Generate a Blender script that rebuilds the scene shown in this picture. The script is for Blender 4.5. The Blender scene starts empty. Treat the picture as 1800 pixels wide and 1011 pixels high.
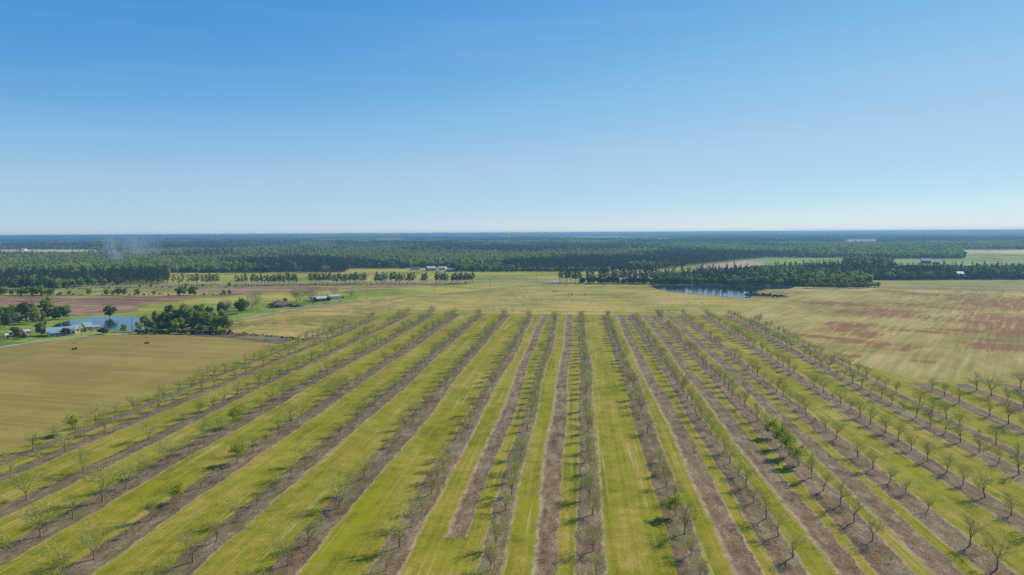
import bpy, math, random
import numpy as np
from mathutils import Vector, Matrix, noise as mnoise
from mathutils.geometry import tessellate_polygon
R = math.radians
C = bpy.context.scene.collection
# ------------------------------------------------------------------ camera, sky, sun, exposure
EYE, F, HZ, ROLL = 60.0, 1200.0, 409.5, 0.0056
PITCH = math.atan((505.5 - HZ) / F)
cam_d = bpy.data.cameras.new('camera'); cam = bpy.data.objects.new('camera', cam_d); C.objects.link(cam)
cam_d.sensor_width = 36; cam_d.lens = 24.0; cam_d.clip_start = 1; cam_d.clip_end = 90000
_r = Vector((1, 0, 0)); _u = Vector((0, math.sin(PITCH), math.cos(PITCH))); _f = Vector((0, math.cos(PITCH), -math.sin(PITCH)))
c_, s_ = math.cos(ROLL), math.sin(ROLL)
rr = _r * c_ - _u * s_; uu = _r * s_ + _u * c_
cam.matrix_world = Matrix(((rr.x, uu.x, -_f.x, 0), (rr.y, uu.y, -_f.y, 0), (rr.z, uu.z, -_f.z, EYE), (0, 0, 0, 1)))
bpy.context.scene.camera = cam
SUN_AZ, SUN_EL = R(54), R(33)          # azimuth measured from +Y towards +X
w = bpy.data.worlds.new("World"); bpy.context.scene.world = w; w.use_nodes = True
nt = w.node_tree; bg = nt.nodes['Background']; sk = nt.nodes.new('ShaderNodeTexSky')
sk.sky_type = 'NISHITA'; sk.sun_disc = False; sk.sun_elevation = SUN_EL; sk.sun_rotation = SUN_AZ
sk.altitude = 60; sk.air_density = 0.7; sk.dust_density = 0.0; sk.ozone_density = 10.0
# per-channel grading of the sky colour (the photograph's soft highlight roll-off)
_sp = nt.nodes.new('ShaderNodeSeparateColor'); _cb = nt.nodes.new('ShaderNodeCombineColor'); nt.links.new(sk.outputs[0], _sp.inputs[0])
def _lin(v): v = v / 255; return v / 12.92 if v <= 0.04045 else ((v + 0.055) / 1.055) ** 2.4
_CUR = ([(0, 0), (60, 62), (80, 77), (87, 95), (100, 120), (108, 138), (132, 168), (150, 174), (175, 186), (196, 206), (226, 226), (340, 246)],
        [(0, 0), (90, 122), (125, 153), (135, 161), (151, 178), (163, 190), (197, 207), (216, 213), (233, 222), (251, 233), (345, 250)],
        [(0, 0), (140, 190), (189, 214), (207, 221), (216, 224), (236, 229), (255, 233), (300, 243), (345, 253)])
for _i, _pts in enumerate(_CUR):
    _a = nt.nodes.new('ShaderNodeMath'); _a.operation = 'MULTIPLY'; _a.inputs[1].default_value = 0.1308 / 2; nt.links.new(_sp.outputs[_i], _a.inputs[0])
    _b = nt.nodes.new('ShaderNodeFloatCurve'); _cm = _b.mapping.curves[0]; nt.links.new(_a.outputs[0], _b.inputs['Value'])
    while len(_cm.points) < len(_pts): _cm.points.new(0.5, 0.5)
    for _q, (_x, _y) in zip(_cm.points, _pts): _q.location = (min(1, _lin(_x) / 2), _lin(_y)); _q.handle_type = 'VECTOR'
    _b.mapping.update()
    _c = nt.nodes.new('ShaderNodeMath'); _c.operation = 'MULTIPLY'; _c.inputs[1].default_value = 1 / (0.11 * 2 ** 0.33); nt.links.new(_b.outputs[0], _c.inputs[0]); nt.links.new(_c.outputs[0], _cb.inputs[_i])
# very faint high cloud streaks
_tc = nt.nodes.new('ShaderNodeTexCoord'); _mp = nt.nodes.new('ShaderNodeMapping'); _mp.inputs['Scale'].default_value = (1.6, 1.6, 26); _mp.inputs['Rotation'].default_value = (0, R(3), 0); nt.links.new(_tc.outputs['Generated'], _mp.inputs[0])
_nz = nt.nodes.new('ShaderNodeTexNoise'); _nz.inputs['Scale'].default_value = 1.3; _nz.inputs['Detail'].default_value = 5; nt.links.new(_mp.outputs[0], _nz.inputs['Vector'])
_mr = nt.nodes.new('ShaderNodeMapRange'); _mr.inputs[1].default_value = 0.5; _mr.inputs[2].default_value = 0.85; _mr.inputs[3].default_value = 0; _mr.inputs[4].default_value = 0.07; nt.links.new(_nz.outputs[0], _mr.inputs[0])
_mx = nt.nodes.new('ShaderNodeMix'); _mx.data_type = 'RGBA'; nt.links.new(_mr.outputs[0], _mx.inputs[0]); nt.links.new(_cb.outputs[0], _mx.inputs[6]); _mx.inputs[7].default_value = (4.6, 5.4, 6.0, 1)
nt.links.new(_mx.outputs[2], bg.inputs[0]); bg.inputs[1].default_value = 0.11
sl = bpy.data.lights.new('sun', 'SUN'); sl.energy = 5.0; sl.angle = R(0.53); sl.color = (1.0, 0.89, 0.70)
so = bpy.data.objects.new('sun', sl); C.objects.link(so)
sd = Vector((math.sin(SUN_AZ) * math.cos(SUN_EL), math.cos(SUN_AZ) * math.cos(SUN_EL), math.sin(SUN_EL)))
so.rotation_euler = sd.to_track_quat('Z', 'Y').to_euler()
sc = bpy.context.scene
sc.view_settings.view_transform = 'Standard'; sc.view_settings.look = 'None'; sc.view_settings.exposure = 0.33; sc.view_settings.gamma = 1
sc.cycles.max_bounces = 6; sc.cycles.transparent_max_bounces = 8; sc.cycles.volume_bounces = 0
sc.cycles.use_denoising = False
HAZE_DENSITY = 1.75e-4
# ------------------------------------------------------------------ projection: photo pixel <-> ground
def G(px, py, z=0.0):
    x = px - 900; y = 505.5 - py
    xr = c_ * x + s_ * y; yr = -s_ * x + c_ * y
    d = (xr, F * math.cos(PITCH) + yr * math.sin(PITCH), -F * math.sin(PITCH) + yr * math.cos(PITCH))
    t = (EYE - z) / -d[2]
    return Vector((d[0] * t, d[1] * t, z))
def P(x, y, z):                         # vectorised world -> photo pixel
    x = np.asarray(x, float); y = np.asarray(y, float); zz = np.asarray(z, float) - EYE
    dep = y * math.cos(PITCH) - zz * math.sin(PITCH)
    yu = y * math.sin(PITCH) + zz * math.cos(PITCH)
    xr = F * x / dep; yr = F * yu / dep
    return 900 + c_ * xr - s_ * yr, 505.5 - (s_ * xr + c_ * yr)
AZ = R(5.5)
def UV(u, v): return (u * math.cos(AZ) + v * math.sin(AZ), -u * math.sin(AZ) + v * math.cos(AZ))
# ------------------------------------------------------------------ tags
def tag(o, label=None, cat=None, group=None, kind=None):
    if label: o['label'] = label
    if cat: o['category'] = cat
    if group: o['group'] = group
    if kind: o['kind'] = kind
    return o
def empty(name, loc, rz=0, s=1.0):
    o = bpy.data.objects.new(name, None); C.objects.link(o); o.location = loc; o.rotation_euler = (0, 0, rz); o.scale = (s, s, s)
    o.empty_display_size = 0.3
    return o
def put(name, me, parent=None, loc=None):
    o = bpy.data.objects.new(name, me); C.objects.link(o)
    if parent: o.parent = parent
    if loc is not None: o.location = loc
    return o
# ------------------------------------------------------------------ materials
def lin(c): return tuple(((v / 255) / 12.92 if v / 255 <= 0.04045 else ((v / 255 + 0.055) / 1.055) ** 2.4) for v in c)
class N:
    """tiny node helper"""
    def __init__(s, name):
        s.m = bpy.data.materials.new(name); s.m.use_nodes = True; s.t = s.m.node_tree; s.t.nodes.clear()
        s.out = s.t.nodes.new('ShaderNodeOutputMaterial')
    def n(s, typ, **kw):
        x = s.t.nodes.new(typ)
        for k, v in kw.items(): setattr(x, k, v)
        return x
    def l(s, a, b): s.t.links.new(a, b)
    def math(s, op, a, b=None, c=None, clamp=False):
        x = s.n('ShaderNodeMath', operation=op); x.use_clamp = clamp
        for i, v in enumerate((a, b, c)):
            if v is None: continue
            if isinstance(v, (int, float)): x.inputs[i].default_value = v
            else: s.l(v, x.inputs[i])
        return x.outputs[0]
    def pos(s, rot=0.0, scale=(1, 1, 1), loc=(0, 0, 0)):
        g = s.n('ShaderNodeNewGeometry'); m = s.n('ShaderNodeMapping')
        m.vector_type = 'POINT'; m.inputs['Rotation'].default_value = (0, 0, rot)
        if loc == (0, 0, 0): s.l(g.outputs['Position'], m.inputs[0])
        else:
            a = s.n('ShaderNodeVectorMath', operation='SUBTRACT'); s.l(g.outputs['Position'], a.inputs[0]); a.inputs[1].default_value = loc
            s.l(a.outputs[0], m.inputs[0])
        # mapping scales before it rotates: rotate first, scale after
        q = s.n('ShaderNodeVectorMath', operation='MULTIPLY'); s.l(m.outputs[0], q.inputs[0]); q.inputs[1].default_value = scale
        return q.outputs[0]
    def noise(s, vec, scale, detail=4, rough=0.55, dist=0.0):
        x = s.n('ShaderNodeTexNoise'); x.noise_dimensions = '3D'
        x.inputs['Scale'].default_value = scale; x.inputs['Detail'].default_value = detail; x.inputs['Roughness'].default_value = rough
        x.inputs['Distortion'].default_value = dist
        if vec is not None: s.l(vec, x.inputs['Vector'])
        return x.outputs[0]
    def ramp(s, fac, stops, interp='LINEAR'):
        x = s.n('ShaderNodeValToRGB'); cr = x.color_ramp; cr.interpolation = interp
        while len(cr.elements) < len(stops): cr.elements.new(0.5)
        for e, (p, c) in zip(cr.elements, stops):
            e.position = p; e.color = (*(c if not isinstance(c, (int, float)) else (c, c, c)), 1)
        s.l(fac, x.inputs[0]); return x.outputs[0]
    def mix(s, fac, a, b, mode='MIX'):
        x = s.n('ShaderNodeMix', data_type='RGBA', blend_type=mode)
        for i, v in ((0, fac), (6, a), (7, b)):
            if isinstance(v, (int, float)): x.inputs[i].default_value = v
            elif isinstance(v, tuple): x.inputs[i].default_value = (*v, 1)
            else: s.l(v, x.inputs[i])
        return x.outputs[2]
    def surf(s, col, rough=0.9, spec=0.1, bump=None, bstr=0.3, bdist=0.05, metal=0.0):
        b = s.n('ShaderNodeBsdfPrincipled'); b.inputs['Roughness'].default_value = rough; b.inputs['Specular IOR Level'].default_value = spec
        b.inputs['Metallic'].default_value = metal
        if isinstance(col, tuple): b.inputs['Base Color'].default_value = (*col, 1)
        else: s.l(col, b.inputs['Base Color'])
        if bump is not None:
            k = s.n('ShaderNodeBump'); k.inputs['Strength'].default_value = bstr; k.inputs['Distance'].default_value = bdist
            s.l(bump, k.inputs['Height']); s.l(k.outputs[0], b.inputs['Normal'])
        s.l(b.outputs[0], s.out.inputs[0]); return s.m
def leaf_mat(name, c1, c2, trans=0.3, patch=0.02, spread=0.5):
    a = N(name); oi = a.n('ShaderNodeObjectInfo')
    f = a.noise(a.pos(), patch, 2)
    f2 = a.noise(a.pos(), 0.9, 2)
    t = a.math('ADD', a.math('MULTIPLY', oi.outputs['Random'], spread), a.math('ADD', a.math('MULTIPLY', f, 0.55), a.math('MULTIPLY', f2, 0.35)))
    t = a.math('SUBTRACT', t, 0.22 + spread * 0.25, clamp=True)
    col = a.mix(t, c1, c2)
    d = a.n('ShaderNodeBsdfDiffuse'); tr = a.n('ShaderNodeBsdfTranslucent'); mx = a.n('ShaderNodeMixShader'); mx.inputs[0].default_value = trans
    a.l(col, d.inputs[0]); a.l(col, tr.inputs[0]); a.l(d.outputs[0], mx.inputs[1]); a.l(tr.outputs[0], mx.inputs[2]); a.l(mx.outputs[0], a.out.inputs[0])
    return a.m
def plain(name, c, rough=0.8, spec=0.2, var=0.25, sc_=0.8, metal=0.0):
    a = N(name); f = a.noise(a.pos(), sc_, 4)
    return a.surf(a.mix(f, tuple(v * (1 - var) for v in c), tuple(min(1, v * (1 + var)) for v in c)), rough, spec, metal=metal)
def field_mat(name, cols, rot=0.0, streak=0.35, ssc=(0.35, 0.01), big=0.012, fine=0.9, bump=0.12, rough=0.95, tuft=None):
    """cols: three colours from dull to bright; streaks along the local y axis turned by rot"""
    a = N(name); p = a.pos(rot)
    st = a.noise(a.pos(rot, (ssc[0], ssc[1], 1)), 1.0, 3, 0.6)
    bg_ = a.noise(p, big, 4, 0.6, 0.6); md = a.noise(p, big * 7, 4, 0.6); fi = a.noise(p, fine, 3, 0.7)
    t = a.math('ADD', a.math('MULTIPLY', bg_, 0.55 * (1 - streak) + .25), a.math('MULTIPLY', st, streak))
    t = a.math('ADD', t, a.math('MULTIPLY', md, 0.3)); t = a.math('ADD', t, a.math('MULTIPLY', fi, 0.25))
    t = a.math('SUBTRACT', t, 0.5 * (0.55 * (1 - streak) + .25 + streak + .55) - 0.5)
    col = a.ramp(t, [(0.42, cols[0]), (0.5, cols[1]), (0.59, cols[2])])
    if tuft:
        k = a.noise(a.pos(rot, (0.16, 0.4, 1)), 1.0, 3, 0.6)
        k2 = a.noise(p, 0.02, 2)
        col = a.mix(a.ramp(a.math('ADD', k, a.math('MULTIPLY', k2, 0.45)), [(tuft[1], 0.0), (tuft[1] + 0.05, 1.0)]), col, tuft[0])
    return a.surf(col, rough, 0.05, fi, 0.5, bump)
# palette (albedos)
GR_D, GR_M, GR_B = (0.13, 0.14, 0.014), (0.195, 0.195, 0.016), (0.34, 0.31, 0.055)
def orchard_grass_nodes(a):
    p = a.pos(AZ)
    st = a.noise(a.pos(AZ, (1.1, 0.012, 1)), 1.0, 3, 0.65)
    st2 = a.noise(a.pos(AZ, (0.35, 0.01, 1), (3, 0, 0)), 1.0, 2, 0.6)
    big = a.noise(p, 0.035, 4, 0.6, 0.8); md = a.noise(p, 0.22, 4, 0.6); fi = a.noise(p, 1.6, 3, 0.7)
    t = a.math('ADD', a.math('MULTIPLY', big, 0.40), a.math('MULTIPLY', st, 0.24))
    t = a.math('ADD', t, a.math('MULTIPLY', st2, 0.16)); t = a.math('ADD', t, a.math('MULTIPLY', md, 0.34)); t = a.math('ADD', t, a.math('MULTIPLY', fi, 0.36))
    t = a.math('SUBTRACT', t, 0.25)
    col = a.ramp(t, [(0.39, GR_D), (0.46, GR_M), (0.53, (0.25, 0.22, 0.028)), (0.62, (0.345, 0.275, 0.08))])
    # bright lime patches
    lm = a.noise(a.pos(AZ, (1, .55, 1), (50, 9, 0)), 0.09, 3, 0.6, 0.5)
    col = a.mix(a.math('MULTIPLY', a.ramp(lm, [(0.52, 0.0), (0.70, 1.0)]), 0.75), col, (0.235, 0.25, 0.006))
    # thin straw streaks left along the rows by mowing
    sw = a.noise(a.pos(AZ, (1.3, 0.02, 1), (90, 0, 0)), 1.0, 1, 0.5)
    brk = a.noise(a.pos(AZ, (0.05, 0.05, 1), (0, 40, 0)), 1.0, 2, 0.6)
    k = a.math('MULTIPLY', a.ramp(sw, [(0.64, 0.0), (0.69, 1.0)]), a.ramp(brk, [(0.42, 0.0), (0.55, 1.0)]))
    col = a.mix(a.math('MULTIPLY', k, 0.55), col, (0.42, 0.37, 0.16))
    return col, fi
a = N('orchard_grass'); col, fi = orchard_grass_nodes(a); M_ORCH = a.surf(col, 0.95, 0.04, fi, 0.5, 0.1)
# bare strip under the trees: UV.x 0..1 across, UV.y metres along
def strip_mat(name, tan_l, tan_r, weeds, shade=1.0):
    a = N(name); gcol, fi = orchard_grass_nodes(a)
    uv = a.n('ShaderNodeUVMap'); sp = a.n('ShaderNodeSeparateXYZ'); a.l(uv.outputs[0], sp.inputs[0])
    ux = sp.outputs[0]                                       # metres from the left border of the ribbon
    wd = sp.outputs[1]                                       # distance to the right border
    p = a.pos(AZ)
    wob = a.math('MULTIPLY', a.math('SUBTRACT', a.noise(a.pos(AZ, (0.1, 0.12, 1)), 1.0, 4, 0.75), 0.5), 2.6)
    wob2 = a.math('MULTIPLY', a.math('SUBTRACT', a.noise(p, 1.2, 3, 0.7), 0.5), 1.3)
    dl = a.math('SUBTRACT', a.math('ADD', a.math('ADD', ux, wob), wob2), 0.8)
    dr = a.math('SUBTRACT', a.math('ADD', a.math('SUBTRACT', wd, wob), wob2), 0.8)
    dmin = a.math('MINIMUM', dl, dr)
    # litter-covered soil
    n1 = a.noise(a.pos(AZ, (1, 0.35, 1)), 0.55, 5, 0.65); n2 = a.noise(a.pos(AZ, (1, 0.6, 1)), 3.5, 3, 0.75); n3 = a.noise(p, 0.09, 3, 0.6, 0.7)
    t = a.math('SUBTRACT', a.math('ADD', a.math('ADD', a.math('MULTIPLY', n1, 0.5), a.math('MULTIPLY', n2, 0.65)), a.math('MULTIPLY', n3, 0.35)), 0.25)
    s = shade
    soil = a.ramp(t, [(0.36, (0.085 * s, 0.052 * s, 0.032 * s)), (0.47, (0.163 * s, 0.118 * s, 0.072 * s)), (0.56, (0.215 * s, 0.163 * s, 0.103 * s)), (0.68, (0.35 * s, 0.29 * s, 0.19 * s))])
    # weeds creeping over the soil
    wn = a.noise(a.pos(AZ, (1, 0.5, 1), (17, 5, 0)), 0.22, 4, 0.65, 0.4); wn2 = a.noise(p, 2.0, 3, 0.75)
    wk = a.ramp(a.math('ADD', a.math('MULTIPLY', wn, 0.75), a.math('MULTIPLY', wn2, 0.3)), [(weeds, 0.0), (weeds + 0.09, 1.0)])
    soil = a.mix(a.math('MULTIPLY', wk, 0.75), soil, (0.105, 0.125, 0.035))
    rn = a.noise(a.pos(AZ, (1, 0.6, 1), (7, 55, 0)), 0.16, 3, 0.6)
    soil = a.mix(a.math('MULTIPLY', a.ramp(rn, [(0.66, 0.0), (0.74, 1.0)]), 0.5), soil, (0.20, 0.105, 0.055))
    # dry straw borders
    def band(d, wdt): return a.math('SUBTRACT', 1.0, a.math('DIVIDE', a.math('ABSOLUTE', a.math('SUBTRACT', d, wdt * 0.5)), wdt), clamp=True)
    straw = (0.40, 0.33, 0.19)
    bk = a.noise(a.pos(AZ, (0.2, 0.3, 1), (70, 1, 0)), 1.0, 4, 0.7)
    bk = a.ramp(bk, [(0.35, 0.15), (0.6, 1.0)])
    base = a.mix(a.ramp(dmin, [(0.0, 0.0), (0.12, 1.0)]), gcol, soil)
    if tan_l: base = a.mix(a.math('MULTIPLY', a.math('MULTIPLY', band(dl, tan_l), bk), 0.9), base, straw)
    if tan_r: base = a.mix(a.math('MULTIPLY', a.math('MULTIPLY', band(dr, tan_r), bk), 0.9), base, straw)
    return a.surf(base, 0.95, 0.04, n2, 0.5, 0.1)
M_STRIP = strip_mat('bare_strip_under_trees', 0.25, 0.5, 0.60)
M_STRIP_W = strip_mat('weedy_strip_under_trees', 0.0, 0.4, 0.54, 0.92)
M_MID = strip_mat('cleared_strip_between_rows', 0.75, 0.18, 0.66, 1.04)
# other ground
M_GROUND = field_mat('countryside_ground', [(0.12, 0.14, 0.04), (0.24, 0.25, 0.07), (0.42, 0.38, 0.16)], 0.4, 0.2, (0.02, 0.005), 0.002, 0.05)
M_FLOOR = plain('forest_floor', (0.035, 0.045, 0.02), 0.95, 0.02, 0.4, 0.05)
M_HAY = field_mat('hay_field', [(0.225, 0.18, 0.048), (0.26, 0.205, 0.055), (0.29, 0.235, 0.068)], R(-76), 0.55, (0.30, 0.006), 0.010, 0.8)
M_PAST = field_mat('pasture', [(0.20, 0.195, 0.042), (0.29, 0.26, 0.06), (0.40, 0.31, 0.095)], R(-82), 0.4, (0.09, 0.008), 0.010, 0.7, tuft=((0.075, 0.085, 0.03), 0.86))
M_PAST_L = field_mat('dry_pasture', [(0.19, 0.17, 0.04), (0.31, 0.245, 0.065), (0.43, 0.33, 0.12)], R(-70), 0.3, (0.07, 0.012), 0.014, 0.7, tuft=((0.08, 0.085, 0.03), 0.84))
M_MEAD = field_mat('green_meadow', [(0.17, 0.195, 0.03), (0.28, 0.28, 0.045), (0.37, 0.33, 0.07)], R(-80), 0.3, (0.05, 0.005), 0.008, 0.5)
M_LAWN = field_mat('lawn', [(0.10, 0.15, 0.02), (0.16, 0.23, 0.03), (0.24, 0.28, 0.05)], R(-80), 0.2, (0.05, 0.01), 0.02, 0.6)
M_PLOUGH = field_mat('ploughed_soil', [(0.16, 0.095, 0.055), (0.24, 0.15, 0.09), (0.32, 0.22, 0.13)], R(-78), 0.45, (0.08, 0.006), 0.012, 0.5)
M_BARE = field_mat('bare_soil', [(0.24, 0.18, 0.12), (0.33, 0.25, 0.18), (0.38, 0.30, 0.2)], R(-70), 0.4, (0.03, 0.004), 0.004, 0.2)
M_CROP = field_mat('green_crop', [(0.11, 0.19, 0.05), (0.16, 0.26, 0.06), (0.21, 0.29, 0.08)], R(-80), 0.3, (0.02, 0.003), 0.004, 0.2)
M_PALE = field_mat('pale_stubble', [(0.35, 0.31, 0.15), (0.46, 0.40, 0.20), (0.55, 0.48, 0.26)], R(-80), 0.3, (0.01, 0.002), 0.003, 0.1)
M_ROUGH = field_mat('rough_grass_field', [(0.16, 0.155, 0.05), (0.24, 0.215, 0.07), (0.31, 0.27, 0.1)], R(-85), 0.5, (0.22, 0.01), 0.01, 0.7)
M_SCRUB = field_mat('dead_weeds_ground', [(0.09, 0.075, 0.045), (0.15, 0.12, 0.08), (0.2, 0.17, 0.1)], 0, 0.2, (0.1, 0.05), 0.03, 0.9)
M_GRAVEL = field_mat('gravel_road', [(0.25, 0.22, 0.18), (0.33, 0.30, 0.25), (0.42, 0.39, 0.33)], R(-80), 0.2, (0.3, 0.03), 0.03, 1.5)
M_ASPH = plain('pale_asphalt', (0.27, 0.27, 0.27), 0.8, 0.2, 0.15, 0.3)
M_WHITE = plain('white_paint', (0.75, 0.75, 0.73), 0.6, 0.3, 0.06)
def red_field():
    a = N('red_sorrel_field'); rot = R(37); p = a.pos(rot)
    st = a.noise(a.pos(rot, (0.42, 0.012, 1)), 1.0, 3, 0.6); bgn = a.noise(p, 0.012, 4, 0.6, 0.6); fi = a.noise(p, 0.8, 3, 0.7)
    md = a.noise(a.pos(R(-50), (0.02, 0.09, 1)), 1.0, 4, 0.6)
    t = a.math('ADD', a.math('MULTIPLY', bgn, 0.38), a.math('MULTIPLY', st, 0.26)); t = a.math('ADD', t, a.math('MULTIPLY', md, 0.25)); t = a.math('ADD', t, a.math('MULTIPLY', fi, 0.25)); t = a.math('SUBTRACT', t, 0.09)
    col = a.ramp(t, [(0.40, (0.20, 0.18, 0.05)), (0.48, (0.29, 0.245, 0.075)), (0.57, (0.41, 0.335, 0.13))])
    # patches of red sorrel: (px, py, across, along rows, turn)
    blobs = [(1455, 533, 26, 22), (1500, 535, 22, 22), (1622, 517, 32, 22), (1660, 519, 34, 16), (1597, 535, 20, 12), (1540, 552, 44, 26), (1562, 547, 26, 20), (1500, 572, 24, 20), (1488, 580, 16, 18), (1515, 590, 14, 24),
             (1505, 600, 14, 12), (1573, 609, 17, 14), (1684, 543, 16, 14), (1760, 530, 55, 26), (1730, 535, 30, 30), (1775, 560, 40, 40), (1740, 568, 36, 22), (1788, 585, 22, 30), (1701, 582, 22, 10), (1740, 612, 16, 12),
             (1765, 610, 22, 18), (1745, 598, 12, 7), (1712, 518, 16, 14), (1645, 541, 34, 8), (1440, 592, 30, 8), (1500, 626, 6, 6), (1630, 636, 6, 8), (1612, 582, 22, 7), (1795, 540, 30, 40), (1850, 580, 50, 60), (1830, 530, 60, 50), (1565, 511, 20, 14)]
    m = None
    for (px, py, sx, sy) in blobs:
        c = G(px, py); v = a.pos(rot, (1.0 / sx, 1.0 / sy, 0), (c.x, c.y, 0))
        ln = a.n('ShaderNodeVectorMath', operation='LENGTH'); a.l(v, ln.inputs[0])
        d = a.math('SUBTRACT', 1.3, ln.outputs['Value'], clamp=True)
        m = d if m is None else a.math('MAXIMUM', m, d)
    edge = a.noise(a.pos(rot, (0.40, 0.025, 1), (9, 9, 0)), 1.0, 4, 0.65)
    edge2 = a.noise(p, 0.11, 3, 0.6)
    k = a.math('ADD', a.math('MULTIPLY', m, 0.5), a.math('ADD', a.math('MULTIPLY', edge, 1.9), a.math('MULTIPLY', edge2, 0.9)))
    k = a.math('MULTIPLY', a.ramp(a.math('SUBTRACT', k, 1.1), [(0.42, 0.0), (0.80, 1.0)]), a.ramp(m, [(0.02, 0.0), (0.25, 1.0)]))
    col = a.mix(a.math('MULTIPLY', k, 0.82), col, (0.20, 0.08, 0.045))
    # stray dark weeds
    wd = a.noise(a.pos(rot, (0.25, 0.12, 1), (2, 3, 0)), 1.0, 3, 0.6)
    wd2 = a.noise(a.pos(0, (1, 1, 1), (400, 90, 0)), 0.013, 2)
    col = a.mix(a.math('MULTIPLY', a.ramp(a.math('ADD', wd, a.math('MULTIPLY', wd2, 0.5)), [(0.93, 0.0), (0.99, 1.0)]), 0.8), col, (0.10, 0.09, 0.04))
    return a.surf(col, 0.95, 0.04, fi, 0.5, 0.1)
M_RED = red_field()
def water_mat():
    a = N('pond_water'); b = a.noise(a.pos(0, (0.5, 1.0, 1)), 1.4, 3, 0.6)
    m = a.surf((0.02, 0.04, 0.07), 0.07, 0.33, b, 0.30, 0.06); return m
M_WATER = water_mat()
# foliage & bark
M_BARK = plain('grey_bark', (0.22, 0.18, 0.135), 0.9, 0.1, 0.35, 3.0)
M_TWIG = plain('pale_twigs', (0.41, 0.41, 0.13), 0.9, 0.1, 0.2, 1.0)
M_TWIG2 = plain('brown_twigs', (0.35, 0.31, 0.14), 0.9, 0.1, 0.2, 1.0)
M_BARK_P = plain('pine_bark', (0.13, 0.095, 0.07), 0.95, 0.1, 0.3, 3.0)
M_BUD = leaf_mat('budding_leaves', (0.36, 0.40, 0.05), (0.50, 0.54, 0.09), 0.5, 0.05, 0.5)
M_LIME = leaf_mat('lime_leaves', (0.36, 0.44, 0.02), (0.50, 0.55, 0.04), 0.5, 0.05, 0.4)
M_LEAFY = leaf_mat('leafy_green_leaves', (0.31, 0.37, 0.035), (0.46, 0.51, 0.07), 0.5, 0.05, 0.4)
M_SPRING = leaf_mat('spring_leaves', (0.15, 0.22, 0.035), (0.50, 0.56, 0.12), 0.45, 0.008, 0.55)
M_DEEP = leaf_mat('evergreen_leaves', (0.05, 0.09, 0.025), (0.15, 0.21, 0.055), 0.2, 0.02, 0.5)
M_PINE = leaf_mat('pine_needles', (0.045, 0.08, 0.035), (0.12, 0.17, 0.06), 0.3, 0.006, 0.5)
M_SHRUB = leaf_mat('shrub_leaves', (0.07, 0.10, 0.03), (0.19, 0.22, 0.075), 0.25, 0.03, 0.6)
M_MAROON = leaf_mat('maroon_leaves', (0.08, 0.035, 0.035), (0.16, 0.075, 0.06), 0.2, 0.3, 0.3)
M_BROWNL = leaf_mat('blossoming_shrub_leaves', (0.06, 0.065, 0.03), (0.30, 0.20, 0.14), 0.2, 1.2, 0.1)
# ------------------------------------------------------------------ mesh builder
class MB:
    def __init__(s): s.v = []; s.f = []; s.mi = []; s.uv = None
    def quad(s, c, x, y, mi=0):
        k = len(s.v); s.v += [c - x - y, c + x - y, c + x + y, c - x + y]; s.f.append((k, k + 1, k + 2, k + 3)); s.mi.append(mi)
    def tri(s, p, q, r, mi=0):
        k = len(s.v); s.v += [p, q, r]; s.f.append((k, k + 1, k + 2)); s.mi.append(mi)
    def tube(s, p0, p1, r0, r1, n=4, mi=0, cap=False):
        d = (p1 - p0)
        if d.length < 1e-6: return
        z = d.normalized(); x = z.orthogonal().normalized(); y = z.cross(x); k = len(s.v)
        for (p, r) in ((p0, r0), (p1, r1)):
            for i in range(n):
                t = 2 * math.pi * i / n; s.v.append(p + x * (r * math.cos(t)) + y * (r * math.sin(t)))
        for i in range(n):
            j = (i + 1) % n; s.f.append((k + i, k + j, k + n + j, k + n + i)); s.mi.append(mi)
        if cap: s.f.append(tuple(k + n + i for i in range(n))); s.mi.append(mi); s.f.append(tuple(k + n - 1 - i for i in range(n))); s.mi.append(mi)
    def box(s, x0, x1, y0, y1, z0, z1, mi=0):
        k = len(s.v)
        s.v += [Vector(q) for q in ((x0, y0, z0), (x1, y0, z0), (x1, y1, z0), (x0, y1, z0), (x0, y0, z1), (x1, y0, z1), (x1, y1, z1), (x0, y1, z1))]
        for f in ((0, 3, 2, 1), (4, 5, 6, 7), (0, 1, 5, 4), (1, 2, 6, 5), (2, 3, 7, 6), (3, 0, 4, 7)): s.f.append(tuple(k + i for i in f)); s.mi.append(mi)
    def poly(s, pts, mi=0):
        k = len(s.v); s.v += [Vector(q) for q in pts]; s.f.append(tuple(range(k, k + len(pts)))); s.mi.append(mi)
    def blob(s, c, rx, ry, rz, seed, n=10, m=7, amp=0.18, mi=0):
        k = len(s.v); c = Vector(c)
        for j in range(m + 1):
            th = math.pi * j / m
            for i in range(n):
                ph = 2 * math.pi * i / n; d = Vector((math.sin(th) * math.cos(ph), math.sin(th) * math.sin(ph), math.cos(th)))
                q = 1 + amp * mnoise.noise(d * 2.2 + Vector((seed * 7.1, seed * 3.3, 0)))
                s.v.append(c + Vector((d.x * rx * q, d.y * ry * q, d.z * rz * q)))
        for j in range(m):
            for i in range(n):
                a_ = k + j * n + i; b_ = k + j * n + (i + 1) % n; s.f.append((a_, a_ + n, b_ + n, b_)); s.mi.append(mi)
    def mesh(s, name, mats):
        me = bpy.data.meshes.new(name); me.from_pydata([tuple(q) for q in s.v], [], s.f)
        for m_ in (mats if isinstance(mats, (list, tuple)) else [mats]): me.materials.append(m_)
        if any(s.mi): me.polygons.foreach_set('material_index', s.mi)
        me.update(); return me
def rdir(rg, up=0.0):
    while 1:
        v = Vector((rg.uniform(-1, 1), rg.uniform(-1, 1), rg.uniform(-1, 1)))
        if 0.05 < v.length < 1: return v.normalized()
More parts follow.
